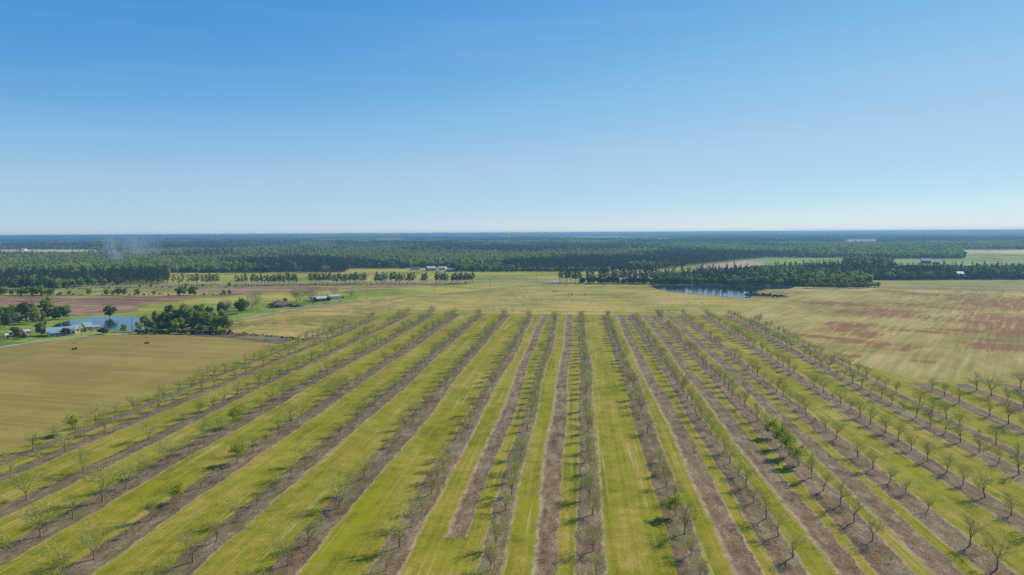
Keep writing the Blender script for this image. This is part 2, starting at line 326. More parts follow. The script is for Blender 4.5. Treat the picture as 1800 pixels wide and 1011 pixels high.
# ------------------------------------------------------------------ orchard / bare trees
def branch_tree(seed, h=6.0, spread=1.0, nleaf=900, leaf=0.09, lean=0.1, th=1.5, twig=0.012, depth=4, dense=1.0):
    """returns (trunk MB with main limbs, crown MB: material 0 twigs, 1 leaves)"""
    rg = random.Random(seed); T = MB(); K = MB(); tips = []
    sc0 = h / 6.0
    base = Vector((0, 0, -0.1)); r0 = 0.13 * sc0
    top = Vector((rg.uniform(-lean, lean), rg.uniform(-lean, lean), th))
    mid = base.lerp(top, 0.5) + Vector((rg.uniform(-.05, .05), rg.uniform(-.05, .05), 0))
    T.tube(base, mid, r0 * 1.25, r0, 7); T.tube(mid, top, r0, r0 * 0.85, 7)
    def rec(p, d, ln, r, lv):
        n = 3 if lv < 2 else 2
        for i in range(n):
            d = (d + rdir(rg) * 0.16 + Vector((0, 0, 0.07 if lv else 0.1))).normalized()
            q = p + d * (ln / n); r2 = max(twig, r * 0.80)
            if lv == 0: T.tube(p, q, r, r2, 5)
            else: K.tube(p, q, r, r2, 4 if lv == 1 else 3)
            p, r = q, r2
            if lv < depth:
                kids = (2 if rg.random() < 0.55 * dense else 1) if i < n - 1 else (2 if rg.random() < 0.7 * dense else 1)
                for _ in range(kids):
                    s = d.cross(rdir(rg)).normalized()
                    nd = (d * rg.uniform(0.65, 1.1) + s * rg.uniform(0.45, 0.95)).normalized()
                    if nd.z < -0.1: nd.z *= -0.4
                    rec(p, nd.normalized(), ln * rg.uniform(0.52, 0.78), max(twig, r * rg.uniform(0.5, 0.7)), lv + 1)
            if lv >= 2: tips.append(p.copy())
        return
    nl = rg.choice((4, 5, 5, 6)); a0 = rg.uniform(0, 6.28)
    for i in range(nl):
        az = a0 + i * 2 * math.pi / nl + rg.uniform(-.35, .35); el = R(rg.uniform(48, 66)) if i else R(80)
        d = Vector((math.cos(az) * math.cos(el) * spread, math.sin(az) * math.cos(el) * spread, math.sin(el))).normalized()
        st = base.lerp(top, rg.uniform(0.78, 1.0))
        rec(st, d, (h - th) * rg.uniform(0.42, 0.56), r0 * rg.uniform(0.45, 0.62), 0)
    rg.shuffle(tips)
    for i in range(nleaf):
        t = tips[i % len(tips)]; c = t + rdir(rg) * rg.uniform(0.02, 0.34) * sc0
        x = rdir(rg); y = x.orthogonal().normalized(); s = leaf * rg.uniform(0.6, 1.3)
        K.quad(c, x * s, y * s * 0.7, 1)
    return T, K
# ------------------------------------------------------------------ full-leaf trees
def leafy_tree(seed, h=12.0, wd=8.0, nb=16, per=46, leaf=0.55, clear=0.18, flat=1.0, core=True):
    rg = random.Random(seed); T = MB(); K = MB()
    zc = h * (clear + (1 - clear) * 0.5); hz = h * (1 - clear) * 0.5
    T.tube(Vector((0, 0, -.3)), Vector((0, 0, h * clear)), h * 0.024, h * 0.02, 6); T.tube(Vector((0, 0, h * clear)), Vector((rg.uniform(-.3, .3), rg.uniform(-.3, .3), h * 0.8)), h * 0.02, h * 0.006, 5)
    bl = []
    for i in range(nb):
        d = rdir(rg); rr_ = rg.uniform(0.45, 0.78) if i > 2 else 0.2
        c = Vector((d.x * wd * 0.5 * rr_, d.y * wd * 0.5 * rr_, zc + d.z * hz * rr_ * 1.05)); r_ = rg.uniform(0.24, 0.42) * wd * 0.5
        # crown narrower at the bottom
        if c.z < zc: c.x *= 0.85; c.y *= 0.85
        bl.append((c, r_))
        if i < 6: T.tube(Vector((0, 0, h * rg.uniform(clear * 0.8, 0.5))), c, h * 0.009, h * 0.003, 4)
    for (c, r_) in bl:
        if core: K.blob(c, r_ * 0.72, r_ * 0.72, r_ * 0.66 * flat, rg.random() * 10, 6, 4, 0.5)
        for _ in range(per):
            d = rdir(rg)
            if d.z < -0.5: d.z = -d.z
            p_ = c + Vector((d.x, d.y, d.z * flat)) * r_ * rg.uniform(0.75, 1.18)
            nrm = (d + rdir(rg) * 0.9).normalized(); x = nrm.orthogonal().normalized(); y = nrm.cross(x); s = leaf * rg.uniform(0.45, 1.15)
            an = rg.uniform(0, 3.14); x2 = x * math.cos(an) + y * math.sin(an); y2 = y * math.cos(an) - x * math.sin(an)
            K.tri(p_ + x2 * s, p_ + y2 * s * 0.9 - x2 * s * 0.5, p_ - y2 * s * 0.7 - x2 * s * 0.6)
    return T, K
def pine_tree(seed, h=17.0, wd=6.0, crown=0.5, nb=22, per=34, leaf=0.5, conic=0.5):
    rg = random.Random(seed); T = MB(); K = MB(); z0 = h * (1 - crown)
    tp = Vector((rg.uniform(-.4, .4), rg.uniform(-.4, .4), h * 0.97))
    T.tube(Vector((0, 0, -.3)), Vector((0, 0, z0)), h * 0.015, h * 0.011, 6); T.tube(Vector((0, 0, z0)), tp, h * 0.011, h * 0.003, 5)
    for i in range(nb):
        t = (i + rg.random()) / nb; z = z0 + (h - z0) * t
        env = math.sin(math.pi * min(1, 0.18 + t * 0.82)) ** 0.6 * (1 - conic * t)
        az = rg.uniform(0, 6.28); rad = wd * 0.5 * env * rg.uniform(0.25, 0.85); c = Vector((math.cos(az) * rad, math.sin(az) * rad, z + rg.uniform(-.3, .3)))
        r_ = wd * 0.5 * rg.uniform(0.22, 0.38) * (1 - 0.35 * t)
        if i % 2 == 0: T.tube(Vector((0, 0, z - rad * 0.4)), c, h * 0.0045, h * 0.002, 3)
        K.blob(c, r_ * 0.8, r_ * 0.8, r_ * 0.45, rg.random() * 10, 5, 3, 0.5)
        for _ in range(per):
            d = rdir(rg); p_ = c + Vector((d.x, d.y, d.z * 0.6)) * r_ * rg.uniform(0.7, 1.25)
            x = rdir(rg); y = x.orthogonal().normalized(); s = leaf * rg.uniform(0.4, 1.1)
            K.tri(p_ + x * s, p_ + y * s * 0.5, p_ - x * s * 0.5 - y * s * 0.4)
    return T, K
def shrub(seed, h=2.5, wd=3.5, nb=7, per=34, leaf=0.28):
    rg = random.Random(seed); K = MB()
    for i in range(nb):
        a_ = rg.uniform(0, 6.28); q = rg.uniform(0, 0.62) * wd * 0.5; r_ = rg.uniform(0.28, 0.5) * wd * 0.5
        c = Vector((math.cos(a_) * q, math.sin(a_) * q, min(h - r_ * 0.8, rg.uniform(0.25, 0.75) * h)))
        K.blob(c, r_ * 0.75, r_ * 0.75, min(r_ * 0.75, c.z + 0.2), rg.random() * 10, 6, 4, 0.5)
        for _ in range(per):
            d = rdir(rg); d.z = abs(d.z) - 0.25; p_ = c + d * r_ * rg.uniform(0.7, 1.2); x = rdir(rg); y = x.orthogonal().normalized(); s = leaf * rg.uniform(0.5, 1.2)
            K.tri(p_ + x * s, p_ + y * s * 0.7, p_ - x * s * 0.5 - y * s * 0.5)
    return K
def join(T, K, kmats, tmats):
    J = MB(); J.v = list(T.v); J.f = list(T.f); J.mi = list(T.mi); o = len(J.v); J.v += K.v
    J.f += [tuple(i + o for i in f) for f in K.f]; nt_ = len(tmats); J.mi += [m_ + nt_ for m_ in K.mi]
    return J, list(tmats) + list(kmats)
KIND = {}
def kind(name, T, K, tm, km):
    T_ = T if T else MB()
    J, ms = join(T_, K, km, tm)
    KIND[name] = dict(trunk=T.mesh(name + '_trunk', tm) if T else None, crown=K.mesh(name + '_crown', km), all=J.mesh(name + '_whole', ms))
# pecans (orchard)
for i in range(6):
    T, K = branch_tree(10 + i, 6.2 + 0.3 * (i % 3), 0.9, 110, 0.055, 0.25, 1.9, twig=0.010, dense=0.66); kind('bare%d' % i, T, K, [M_BARK], [M_TWIG2 if i % 2 else M_TWIG, M_BUD])
for i in range(6):
    T, K = branch_tree(40 + i, 6.1, 1.05, 520, 0.066, 0.15, 1.5, twig=0.009, dense=0.68); kind('bud%d' % i, T, K, [M_BARK], [M_TWIG, M_BUD])
for i in range(3):
    T, K = branch_tree(70 + i, 5.6, 1.0, 1500, 0.115, 0.1, 1.3, twig=0.009); kind('leafed%d' % i, T, K, [M_BARK], [M_TWIG, M_LIME if i == 2 else M_LEAFY])
for i in range(2):
    T, K = branch_tree(80 + i, 7.6, 1.2, 260, 0.07, 0.1, 1.5, twig=0.01); kind('wide%d' % i, T, K, [M_BARK], [M_TWIG, M_BUD])
for i in range(2):
    T, K = branch_tree(90 + i, 2.2, 0.8, 70, 0.06, 0.1, 0.8, depth=2); kind('sapling%d' % i, T, K, [M_BARK], [M_TWIG, M_BUD])
for i in range(3):
    T, K = branch_tree(100 + i, 15, 1.25, 200, 0.1, 0.2, 3.0, twig=0.03, dense=0.75); kind('oldbare%d' % i, T, K, [M_BARK], [M_TWIG2, M_BUD])
for i in range(5):
    T, K = leafy_tree(200 + i, 12.5 + i % 3, 10.5 + (i % 2) * 1.5, 22, 46, 0.55, 0.06); kind('dec%d' % i, T, K, [M_BARK], [M_SPRING])
for i in range(3):
    T, K = leafy_tree(220 + i, 10.5 + i, 12, 22, 46, 0.5, clear=0.05); kind('oak%d' % i, T, K, [M_BARK], [M_DEEP])
for i in range(4):
    T, K = pine_tree(240 + i, 17 + i, 7.5, 0.66, 26, conic=0.28); kind('pine%d' % i, T, K, [M_BARK_P], [M_PINE])
for i in range(4):
    T, K = pine_tree(250 + i, 10.5 + 0.6 * i, 6.0, 0.62, 20, 30, 0.38, 0.3); kind('roadpine%d' % i, T, K, [M_BARK_P], [M_PINE])
for i in range(3): kind('shrub%d' % i, None, shrub(260 + i), [], [M_SHRUB])
for i in range(2): kind('lime%d' % i, *leafy_tree(270 + i, 7, 7.5, 16, 60, 0.32, 0.04), [M_BARK], [M_SPRING])
def tree(kn, x, y, label, cat='tree', group=None, s=1.0, rz=None, name='tree', rg=random, tilt=0.0, sz=None, z=0.0):
    k = KIND[kn]; e = empty(name, (x, y, z), rg.uniform(0, 6.28) if rz is None else rz, s)
    if sz: e.scale = (s, s, sz)
    if tilt: e.rotation_euler = (rg.uniform(-tilt, tilt), rg.uniform(-tilt, tilt), e.rotation_euler[2])
    tag(e, label, cat, group)
    if k['trunk']: put('trunk', k['trunk'], e)
    put('crown', k['crown'], e); return e
# ------------------------------------------------------------------ ground sheets
def sheet(name, pts, z, mat, jit=0.0, step=12.0, kind_='structure', seed=1, label=None, cat=None, fn=None):
    rg = random.Random(seed); out = []
    for i in range(len(pts)):
        a_ = Vector(pts[i][:2]); b_ = Vector(pts[(i + 1) % len(pts)][:2]); n = max(1, min(400, int((b_ - a_).length / step))) if jit else 1
        for k in range(n):
            q = a_.lerp(b_, k / n)
            if jit: q = q + Vector((rg.uniform(-1, 1), rg.uniform(-1, 1))) * jit
            out.append((q.x, q.y, z))
    vs = [Vector(q) for q in out]; tr = tessellate_polygon([vs])
    me = bpy.data.meshes.new(name); fs = []
    for t in tr:
        a_, b_, c = [vs[i] for i in t]
        fs.append(t if (b_ - a_).cross(c - a_).z > 0 else (t[0], t[2], t[1]))
    me.from_pydata(out, [], fs); me.materials.append(mat); me.update()
    o = put(name, me); tag(o, label, cat, None, kind_); return o
def PX(*l): return [G(x, y) for x, y in l]
GS = 30000
me = bpy.data.meshes.new('ground'); me.from_pydata([(-GS, -2000, 0), (GS, -2000, 0), (GS, GS, 0), (-GS, GS, 0)], [], [(0, 1, 2, 3)]); me.materials.append(M_GROUND)
tag(put('ground', me), kind='structure')
z = 0.0
def Z():
    global z
    z += 0.006; return z
sheet('near_grassland', PX((-500, 470), (2300, 466), (2300, 640), (-500, 660)), 0.003, M_ROUGH)
sheet('hay_field', PX((-260, 650), (-100, 620), (0, 612), (60, 603), (165, 592.5), (228, 588.5), (330, 589), (400, 593), (480, 603)) + [UV(-158, 358), UV(-159, 300), UV(-157, 235), UV(-156, 60), UV(-420, 60)], Z(), M_HAY, 1.2, 15)
sheet('dry_pasture', PX((405, 566), (455, 558), (560, 539), (620, 533), (720, 523)) + [UV(-125, 640), UV(-135, 505), UV(-146, 430), UV(-150, 394), UV(-158, 358)] + PX((500, 605), (440, 597), (405, 592)), Z(), M_PAST_L, 1.5, 15)
sheet('pasture', PX((700, 526), (800, 515.5), (880, 506), (960, 498.5), (1000, 499), (1100, 500), (1142, 501), (1150, 509), (1180, 515), (1230, 520), (1300, 526), (1386, 526), (1350, 536), (1310, 548)) + [UV(122, 498), UV(118, 494), UV(-140, 490)], Z(), M_PAST, 1.5, 20)
sheet('red_sorrel_field', PX((1300, 549), (1345, 534), (1390, 524), (1380, 509), (1450, 507.5), (1540, 507), (1640, 510), (1800, 512.5), (2150, 516)) + [UV(420, 285), UV(176, 287), UV(137, 285), UV(124, 322), UV(121, 420), UV(117, 494)], Z(), M_RED, 1.2, 15)
sheet('rough_grass_field', PX((1530, 500), (1600, 494), (1800, 491), (2100, 490), (2100, 515), (1800, 511.5), (1640, 509), (1590, 507), (1545, 506)), Z(), M_ROUGH, 1.0, 25)
sheet('meadow_beyond_highway', PX((300, 499), (150, 505), (90, 506), (200, 480), (265, 473.5), (320, 478), (450, 478), (605, 478), (612, 471), (850, 471), (870, 474), (1050, 474), (1150, 480), (1160, 498), (1000, 498), (985, 491), (830, 492), (500, 496.5)), Z(), M_MEAD, 1.0, 30)
sheet('meadow_by_houses', PX((225, 552), (245, 549), (240, 542), (265, 534), (400, 520), (450, 514.5), (600, 507), (830, 498), (983, 494), (960, 497.5), (900, 503), (800, 514), (700, 524), (600, 533), (560, 537), (450, 557), (405, 564), (330, 575), (250, 575)), Z(), M_MEAD, 1.0, 20)
sheet('lawn', PX((-150, 590), (-60, 578), (0, 570), (100, 556), (160, 554), (250, 548), (330, 552), (430, 545), (520, 526), (640, 517), (620, 531), (560, 536.5), (450, 556), (405, 563), (330, 578), (240, 586), (165, 591), (60, 602), (0, 611), (-100, 620)), Z(), M_LAWN, 0.8, 15)
sheet('ploughed_field', PX((-120, 524), (0, 515), (95, 513), (170, 510), (330, 506), (450, 504), (560, 505), (640, 504), (720, 501.5), (826, 497.8), (826, 499.3), (700, 506), (600, 509), (520, 513), (450, 516), (400, 520), (260, 534), (230, 542), (238, 548), (165, 553.5), (125, 556), (90, 549), (20, 536), (-120, 536)), Z(), M_PLOUGH, 0.8, 20)
sheet('brush_strip_ground', PX((0, 513), (92, 510), (170, 508), (330, 505), (330, 509), (170, 513), (120, 515), (260, 515), (405, 513), (400, 518), (260, 521), (120, 521), (0, 521)), Z(), M_MEAD, 0.8, 15)
sheet('weedy_ditch', PX((330, 588), (400, 586), (450, 588), (500, 592), (548, 598), (520, 606), (470, 603), (400, 594), (330, 590.5)), Z(), M_SCRUB, 0.9, 6)
for nm, mt, q in (('pale_field', M_PALE, [(-60, 437.5), (120, 438), (234, 439.8), (234, 444), (0, 443.5), (-60, 443)]),
                  ('pale_field', M_PALE, [(276, 427), (346, 426.8), (346, 431), (276, 431)]), ('pale_field', M_PALE, [(762, 424), (806, 424), (810, 428), (762, 428)]), ('pale_field', M_PALE, [(848, 424), (872, 424), (874, 427.5), (848, 427.5)]),
                  ('tan_field', M_BARE, [(1466, 420.5), (1568, 420.5), (1572, 425.5), (1450, 425)]), ('pale_field', M_PALE, [(1676, 438.8), (1860, 438.8), (1880, 446), (1690, 446)]), ('pale_field', M_PALE, [(1345, 432.5), (1380, 432.5), (1380, 436), (1345, 436)]),
                  ('crop_field', M_CROP, [(1335, 452), (1487, 452.5), (1487, 468), (1400, 468), (1320, 466), (1300, 458)]), ('crop_field', M_CROP, [(1560, 453.8), (1738, 453.8), (1745, 470), (1560, 470)]), ('crop_field', M_CROP, [(1762, 454.5), (1860, 455), (1860, 463), (1762, 463)]),
                  ('meadow_by_plantation', M_MEAD, [(1150, 477), (1200, 467.5), (1310, 455.5), (1350, 452), (1330, 456), (1300, 461), (1240, 468), (1225, 480), (1160, 482)]), ('bare_field', M_BARE, [(1228, 469), (1236, 464.5), (1310, 458.5), (1345, 460.5), (1335, 468), (1255, 478), (1225, 478)]),
                  ('bare_field', M_BARE, [(1080, 481), (1150, 479), (1156, 494), (1080, 494)]), ('crop_field', M_CROP, [(1100, 458), (1148, 458), (1150, 464), (1100, 464)]), ('pale_field', M_PALE, [(1134, 420.5), (1192, 420.5), (1195, 424.5), (1134, 424.5)]), ('crop_field', M_CROP, [(1466, 442), (1492, 442), (1494, 449), (1466, 449)])):
    sheet(nm, PX(*q), 0.35 if q[0][1] < 450 else Z(), mt, 1.0, 60)
def ribbon(name, pts, wd, z_, mat, label=None):
    b = MB()
    P_ = [Vector(p[:2]) for p in pts]
    Q = []
    for i in range(len(P_) - 1):
        n = max(1, int((P_[i + 1] - P_[i]).length / 12))
        for k in range(n):
            t = k / n; p0 = P_[max(0, i - 1)]; p1 = P_[i]; p2 = P_[i + 1]; p3 = P_[min(len(P_) - 1, i + 2)]
            Q.append(0.5 * ((2 * p1) + (p2 - p0) * t + (2 * p0 - 5 * p1 + 4 * p2 - p3) * t * t + (3 * p1 - p0 - 3 * p2 + p3) * t ** 3))
    Q.append(P_[-1])
    for i, q in enumerate(Q):
        d = (Q[min(len(Q) - 1, i + 1)] - Q[max(0, i - 1)]).normalized(); n = Vector((-d.y, d.x)) * wd / 2
        b.v += [Vector((q.x + n.x, q.y + n.y, z_)), Vector((q.x - n.x, q.y - n.y, z_))]
        if i: k = 2 * i; b.f.append((k - 2, k - 1, k + 1, k)); b.mi.append(0)
    return tag(put(name, b.mesh(name, mat)), kind='structure')
ribbon('highway', PX((-200, 520), (60, 510.5), (160, 505), (300, 500), (420, 497.5), (560, 496), (700, 495), (830, 494), (930, 493.6), (1050, 493.2), (1200, 492)), 9.0, Z(), M_ASPH)
ribbon('road', PX((-160, 634), (-60, 619), (0, 610.5), (60, 602), (110, 596.5), (165, 591), (228, 587), (300, 580.5), (360, 571), (405, 564), (450, 556.5), (500, 547), (560, 537.5), (610, 532), (700, 523.5), (800, 514), (880, 505.5), (940, 499), (972, 495.6), (983, 493.8)), 4.2, Z(), M_GRAVEL)
ribbon('driveway', PX((549, 539.5), (540, 538.5), (520, 538.6), (500, 541)), 4.0, Z(), M_GRAVEL)
sheet('junction_apron', PX((955, 496.5), (985, 492.2), (993, 493), (988, 496.6), (972, 496.8)), Z(), M_ASPH)
ribbon('farm_track', PX((1155, 478.5), (1200, 469.5), (1300, 460), (1350, 453.5)), 6, Z(), M_GRAVEL)
# ponds
sheet('pond_water', PX((88, 577), (100, 570), (125, 562.5), (160, 558), (200, 556.3), (235, 556.8), (252, 560), (275, 566), (270, 575), (250, 581), (222, 581.5), (195, 579), (160, 576.5), (130, 579), (100, 581)), Z(), M_WATER, 0.4, 5)
sheet('pond_water', PX((1143, 504), (1160, 501.5), (1240, 501.5), (1340, 502.5), (1400, 504), (1385, 508), (1350, 509), (1330, 511), (1335, 514), (1325, 518), (1318, 523.5), (1290, 523.2), (1240, 518.5), (1190, 513.5), (1158, 508.5)), Z(), M_WATER, 0.5, 8)
# ------------------------------------------------------------------ orchard floor & strips
OZ = Z()
sheet('orchard_grass', [UV(*q) for q in ((-144, 507), (-148, 430), (-155, 394), (-162, 357), (-161.5, 300), (-160, 235), (-158, 170), (-158, 60), (-158, 20), (300, 20), (420, 283), (300, 283), (176, 285), (136, 282), (124.5, 320), (121.4, 417), (115.5, 500), (0, 498))], OZ, M_ORCH, 0.6, 8)
def strip(u0, u1, v0, v1, mat, seed):
    """ribbon along the rows; uv = metres from left and from right border (the ribbon reaches 0.8 m past each)"""
    b = MB(); rg = random.Random(seed); uvs = []; n = int((v1 - v0) / 4); zz = OZ + (0.013 if seed >= 60 else 0.005 + 0.004 * (seed % 2))
    ph = rg.uniform(0, 6)
    for i in range(n + 1):
        v = v0 + (v1 - v0) * i / n; wv = 0.45 * math.sin(v * 0.017 + ph) + 0.3 * math.sin(v * 0.05 + ph * 2); ww = 0.35 * math.sin(v * 0.03 + ph * 1.7)
        for (u, l_, r_) in ((u0 - 0.8 + wv, 0, u1 - u0 + 1.6 + ww), (u1 + 0.8 + wv + ww, u1 - u0 + 1.6 + ww, 0)):
            x, y = UV(u, v); b.v.append(Vector((x, y, zz))); uvs.append((l_, r_))
        if i: k = 2 * i; b.f.append((k - 2, k - 1, k + 1, k)); b.mi.append(0)
    me = b.mesh('bare_strip', mat); ul = me.uv_layers.new(name='UVMap')
    for lp in me.loops: ul.data[lp.index].uv = uvs[lp.vertex_index]
    tag(put('bare_strip', me), kind='structure')
ROWS = [  # name, u of the trees, strip from/to, v range of the trees, phase, pitch, style
    (-151.5, -153.8, -149.3, 100, 440, 163.6, 8.8, 'L'), (-142.3, -144.6, -139.3, 100, 470, 164.3, 8.75, 'L'), (-124.6, -127.2, -121.8, 95, 500, 166.1, 8.8, 'L'),
    (-106.6, -110.6, -103.8, 90, 497, 121.8, 8.8, 'L'), (-88.9, -91.8, -85.3, 90, 497, 123.4, 8.75, 'L'), (-70.4, -73.6, -67.4, 90, 496, 123.2, 8.75, 'M'),
    (-52.1, -55.4, -49.1, 90, 496, 123.4, 8.7, 'M'), (-33.6, -36.6, -30.8, 90, 495, 123.6, 8.7, 'G'), (-15.1, -17.9, -13.1, 90, 495, 125.2, 8.6, 'G'),
    (3.15, 0.2, 5.9, 90, 495, 124.6, 8.6, 'G'), (21.15, 17.8, 24.0, 90, 496, 125.0, 8.55, 'M'), (39.3, 35.6, 41.0, 90, 497, 125.8, 8.5, 'R'), (56.8, 53.0, 59.6, 90, 498, 125.6, 8.45, 'R'),
    (74.3, 70.9, 76.8, 90, 499, 124.5, 8.5, 'R'), (90.9, 87.2, 93.6, 90, 500, 149.6, 8.45, 'R'), (108.1, 104.4, 110.8, 100, 500, 174.8, 8.5, 'R'), (117.0, 115.2, 119.4, 150, 470, 216.8, 8.7, 'R'),
    (132.4, 129.2, 135.6, 110, 276, 211.8, 9.0, 'R'), (149.5, 146.4, 152.8, 120, 277, 214.0, 9.0, 'R'), (166.5, 163.4, 169.6, 130, 277, 217.0, 9.0, 'R'), (184, 181, 187, 150, 277, 210, 9.0, 'R')]
for i, (u, a0, a1, v0, v1, ph, pt, st) in enumerate(ROWS):
    strip(a0, a1, 30, v1 + 2, M_STRIP_W if st in 'LM' else M_STRIP, i)
for i, (a0, a1, v0, v1) in enumerate(((-26.3, -21.6, 128.5, 496), (-8.3, -3.4, 30, 497), (27.2, 32.4, 30, 498), (45.2, 50.5, 30, 499), (62.6, 68.0, 30, 500))):
    strip(a0, a1, v0, v1, M_MID, 84 + i)
# ------------------------------------------------------------------ orchard trees
ORD = ['zeroth', 'first', 'second', 'third', 'fourth', 'fifth', 'sixth', 'seventh', 'eighth', 'ninth', 'tenth', 'eleventh', 'twelfth', 'thirteenth', 'fourteenth', 'fifteenth', 'sixteenth', 'seventeenth', 'eighteenth', 'nineteenth', 'twentieth']
def ordn(n):
    if n <= 20: return ORD[n]
    t = {2: 'twenty', 3: 'thirty', 4: 'forty', 5: 'fifty', 6: 'sixty'}[n // 10]
    return t + '-' + ORD[n % 10] if n % 10 else {30: 'thirtieth', 40: 'fortieth', 50: 'fiftieth', 60: 'sixtieth'}[n]
rg = random.Random(5)
special = {  # (row, nearest v): (kind, scale)
    (2, 138.5): ('wide1', 1.0), (2, 148.4): ('sapling0', 1.2), (2, 156.6): ('wide0', 0.82), (2, 183): ('wide1', .8), (1, 190): ('bud1', 1.0), (0, 188): ('leafed1', 1.05), (0, 198): ('wide0', .95),
    (3, 121.8): ('wide0', 0.95), (3, 131): ('bare2', 0.9), (3, 139.6): ('wide1', 1.15), (3, 148.6): ('wide0', 0.85), (3, 166.2): ('wide1', 0.95), (3, 183.4): ('wide0', 0.95), (3, 200.8): ('leafed0', 1.12),
    (4, 114.6): ('wide0', 0.9), (4, 123.4): ('sapling1', 1.0), (4, 132.1): ('bud0', 0.85), (4, 141): ('leafed2', 0.78), (4, 149.6): ('bud3', .7), (4, 166.2): ('leafed0', 1.02), (4, 175.9): ('bud2', .95),
    (6, 132.1): ('sapling0', 1.1), (6, 114.7): ('wide1', .8), (6, 140.8): ('wide0', 0.95), (5, 132): ('bud2', 1.0), (7, 97.5): ('leafed1', .9), (10, 142): ('leafed0', .85),
    (12, 167.8): ('bud1', 1.1), (12, 176.3): ('leafed0', 1.0), (12, 184.8): ('leafed1', 1.05), (12, 193.2): ('leafed1', 1.05), (12, 201.6): ('leafed0', 1.0), (13, 183.9): ('bud3', 1.0)}
allt = []
for ri, (u, a0, a1, v0, v1, ph, pt, st) in enumerate(ROWS):
    k0 = math.ceil((v0 - ph) / pt); n = 0
    for k in range(k0, 400):
        v = ph + k * pt
        if v > v1 - 2: break
        sp = None
        for (r_, vv), q in special.items():
            if r_ == ri and abs(vv - v) < pt * 0.5: sp = q
        if sp is None and rg.random() < 0.09: continue
        un = u + rg.uniform(-.35, .35); vn = v + rg.uniform(-.6, .6)
        if sp: kn, s = sp; s *= 1.0
        else:
            q = rg.random()
            if q < 0.06: kn = 'sapling%d' % rg.randrange(2)
            elif st == 'R': kn = ('bare%d' % rg.randrange(6)) if (q < 0.86 or v > 260 and q < 0.62) else ('bud%d' % rg.randrange(6))
            elif st == 'G': kn = ('bud%d' % rg.randrange(6)) if q < 0.93 else 'wide%d' % rg.randrange(2)
            elif st == 'M': kn = ('bud%d' % rg.randrange(6)) if q < 0.75 else 'bare%d' % rg.randrange(6)
            else: kn = ('bud%d' % rg.randrange(6)) if q < 0.55 else ('bare%d' % rg.randrange(6) if q < 0.86 else 'wide%d' % rg.randrange(2))
            s = rg.choice((rg.uniform(0.55, 0.85), rg.uniform(0.8, 1.05), rg.uniform(0.85, 1.12)))
            if kn.startswith('wide'): s *= 0.85
            if ri >= 17: s *= 1.3
            if st in 'MG': s *= 0.93
            if st == 'R': s *= 0.96
        if v > 300 and kn.startswith('leafed') and rg.random() < 0.8: kn = 'bud%d' % rg.randrange(6)
        x, y = UV(un, vn); h = {'s': 2.2, 'w': 7.4}.get(kn[0], 6.0) * s
        if kn.startswith('sap'): h = 2.2 * s
        px, pyt = P(x, y, h); px0, pyb = P(x, y, 0)
        if px < -45 or px > 1845 or pyt > 1005:
            if pyt > 1080 or px < -90 or px > 1890: continue
            vis = False
        else: vis = True
        if vis: n += 1
        size = (1011 - float(pyt) if pyb > 1011 else float(pyb - pyt))
        allt.append(dict(row=ri, n=n, kn=kn, s=s, x=x, y=y, v=vn, vis=vis, size=float(pyb - pyt) if vis else 0))
vis = sorted([t for t in allt if t['vis']], key=lambda t: -t['size'])
near = set(id(t) for t in vis[:300]); GA = 'central grass alley'
def rowname(ri):
    if ri <= 9: return ordn(10 - ri) + ' row left of ' + GA
    return ordn(ri - 9) + ' row right of ' + GA
LOOK = {'bare': 'bare', 'bud': 'budding', 'leafed': 'leafy green', 'wide': 'wide pale', 'sapling': 'young'}
far_pts = []
for t in allt:
    if id(t) in near:
        t['z'] = OZ; lk = LOOK[t['kn'].rstrip('0123456789')]
        tree(t['kn'], t['x'], t['y'], '%s pecan tree, %s from the front, %s' % (lk, ordn(t['n']), rowname(t['row'])), 'tree', 'pecan trees planted in orchard rows', t['s'], None, 'pecan_tree', rg, 0.12, None, OZ)
    else: far_pts.append((t['x'], t['y'], t['s'], t['kn']))
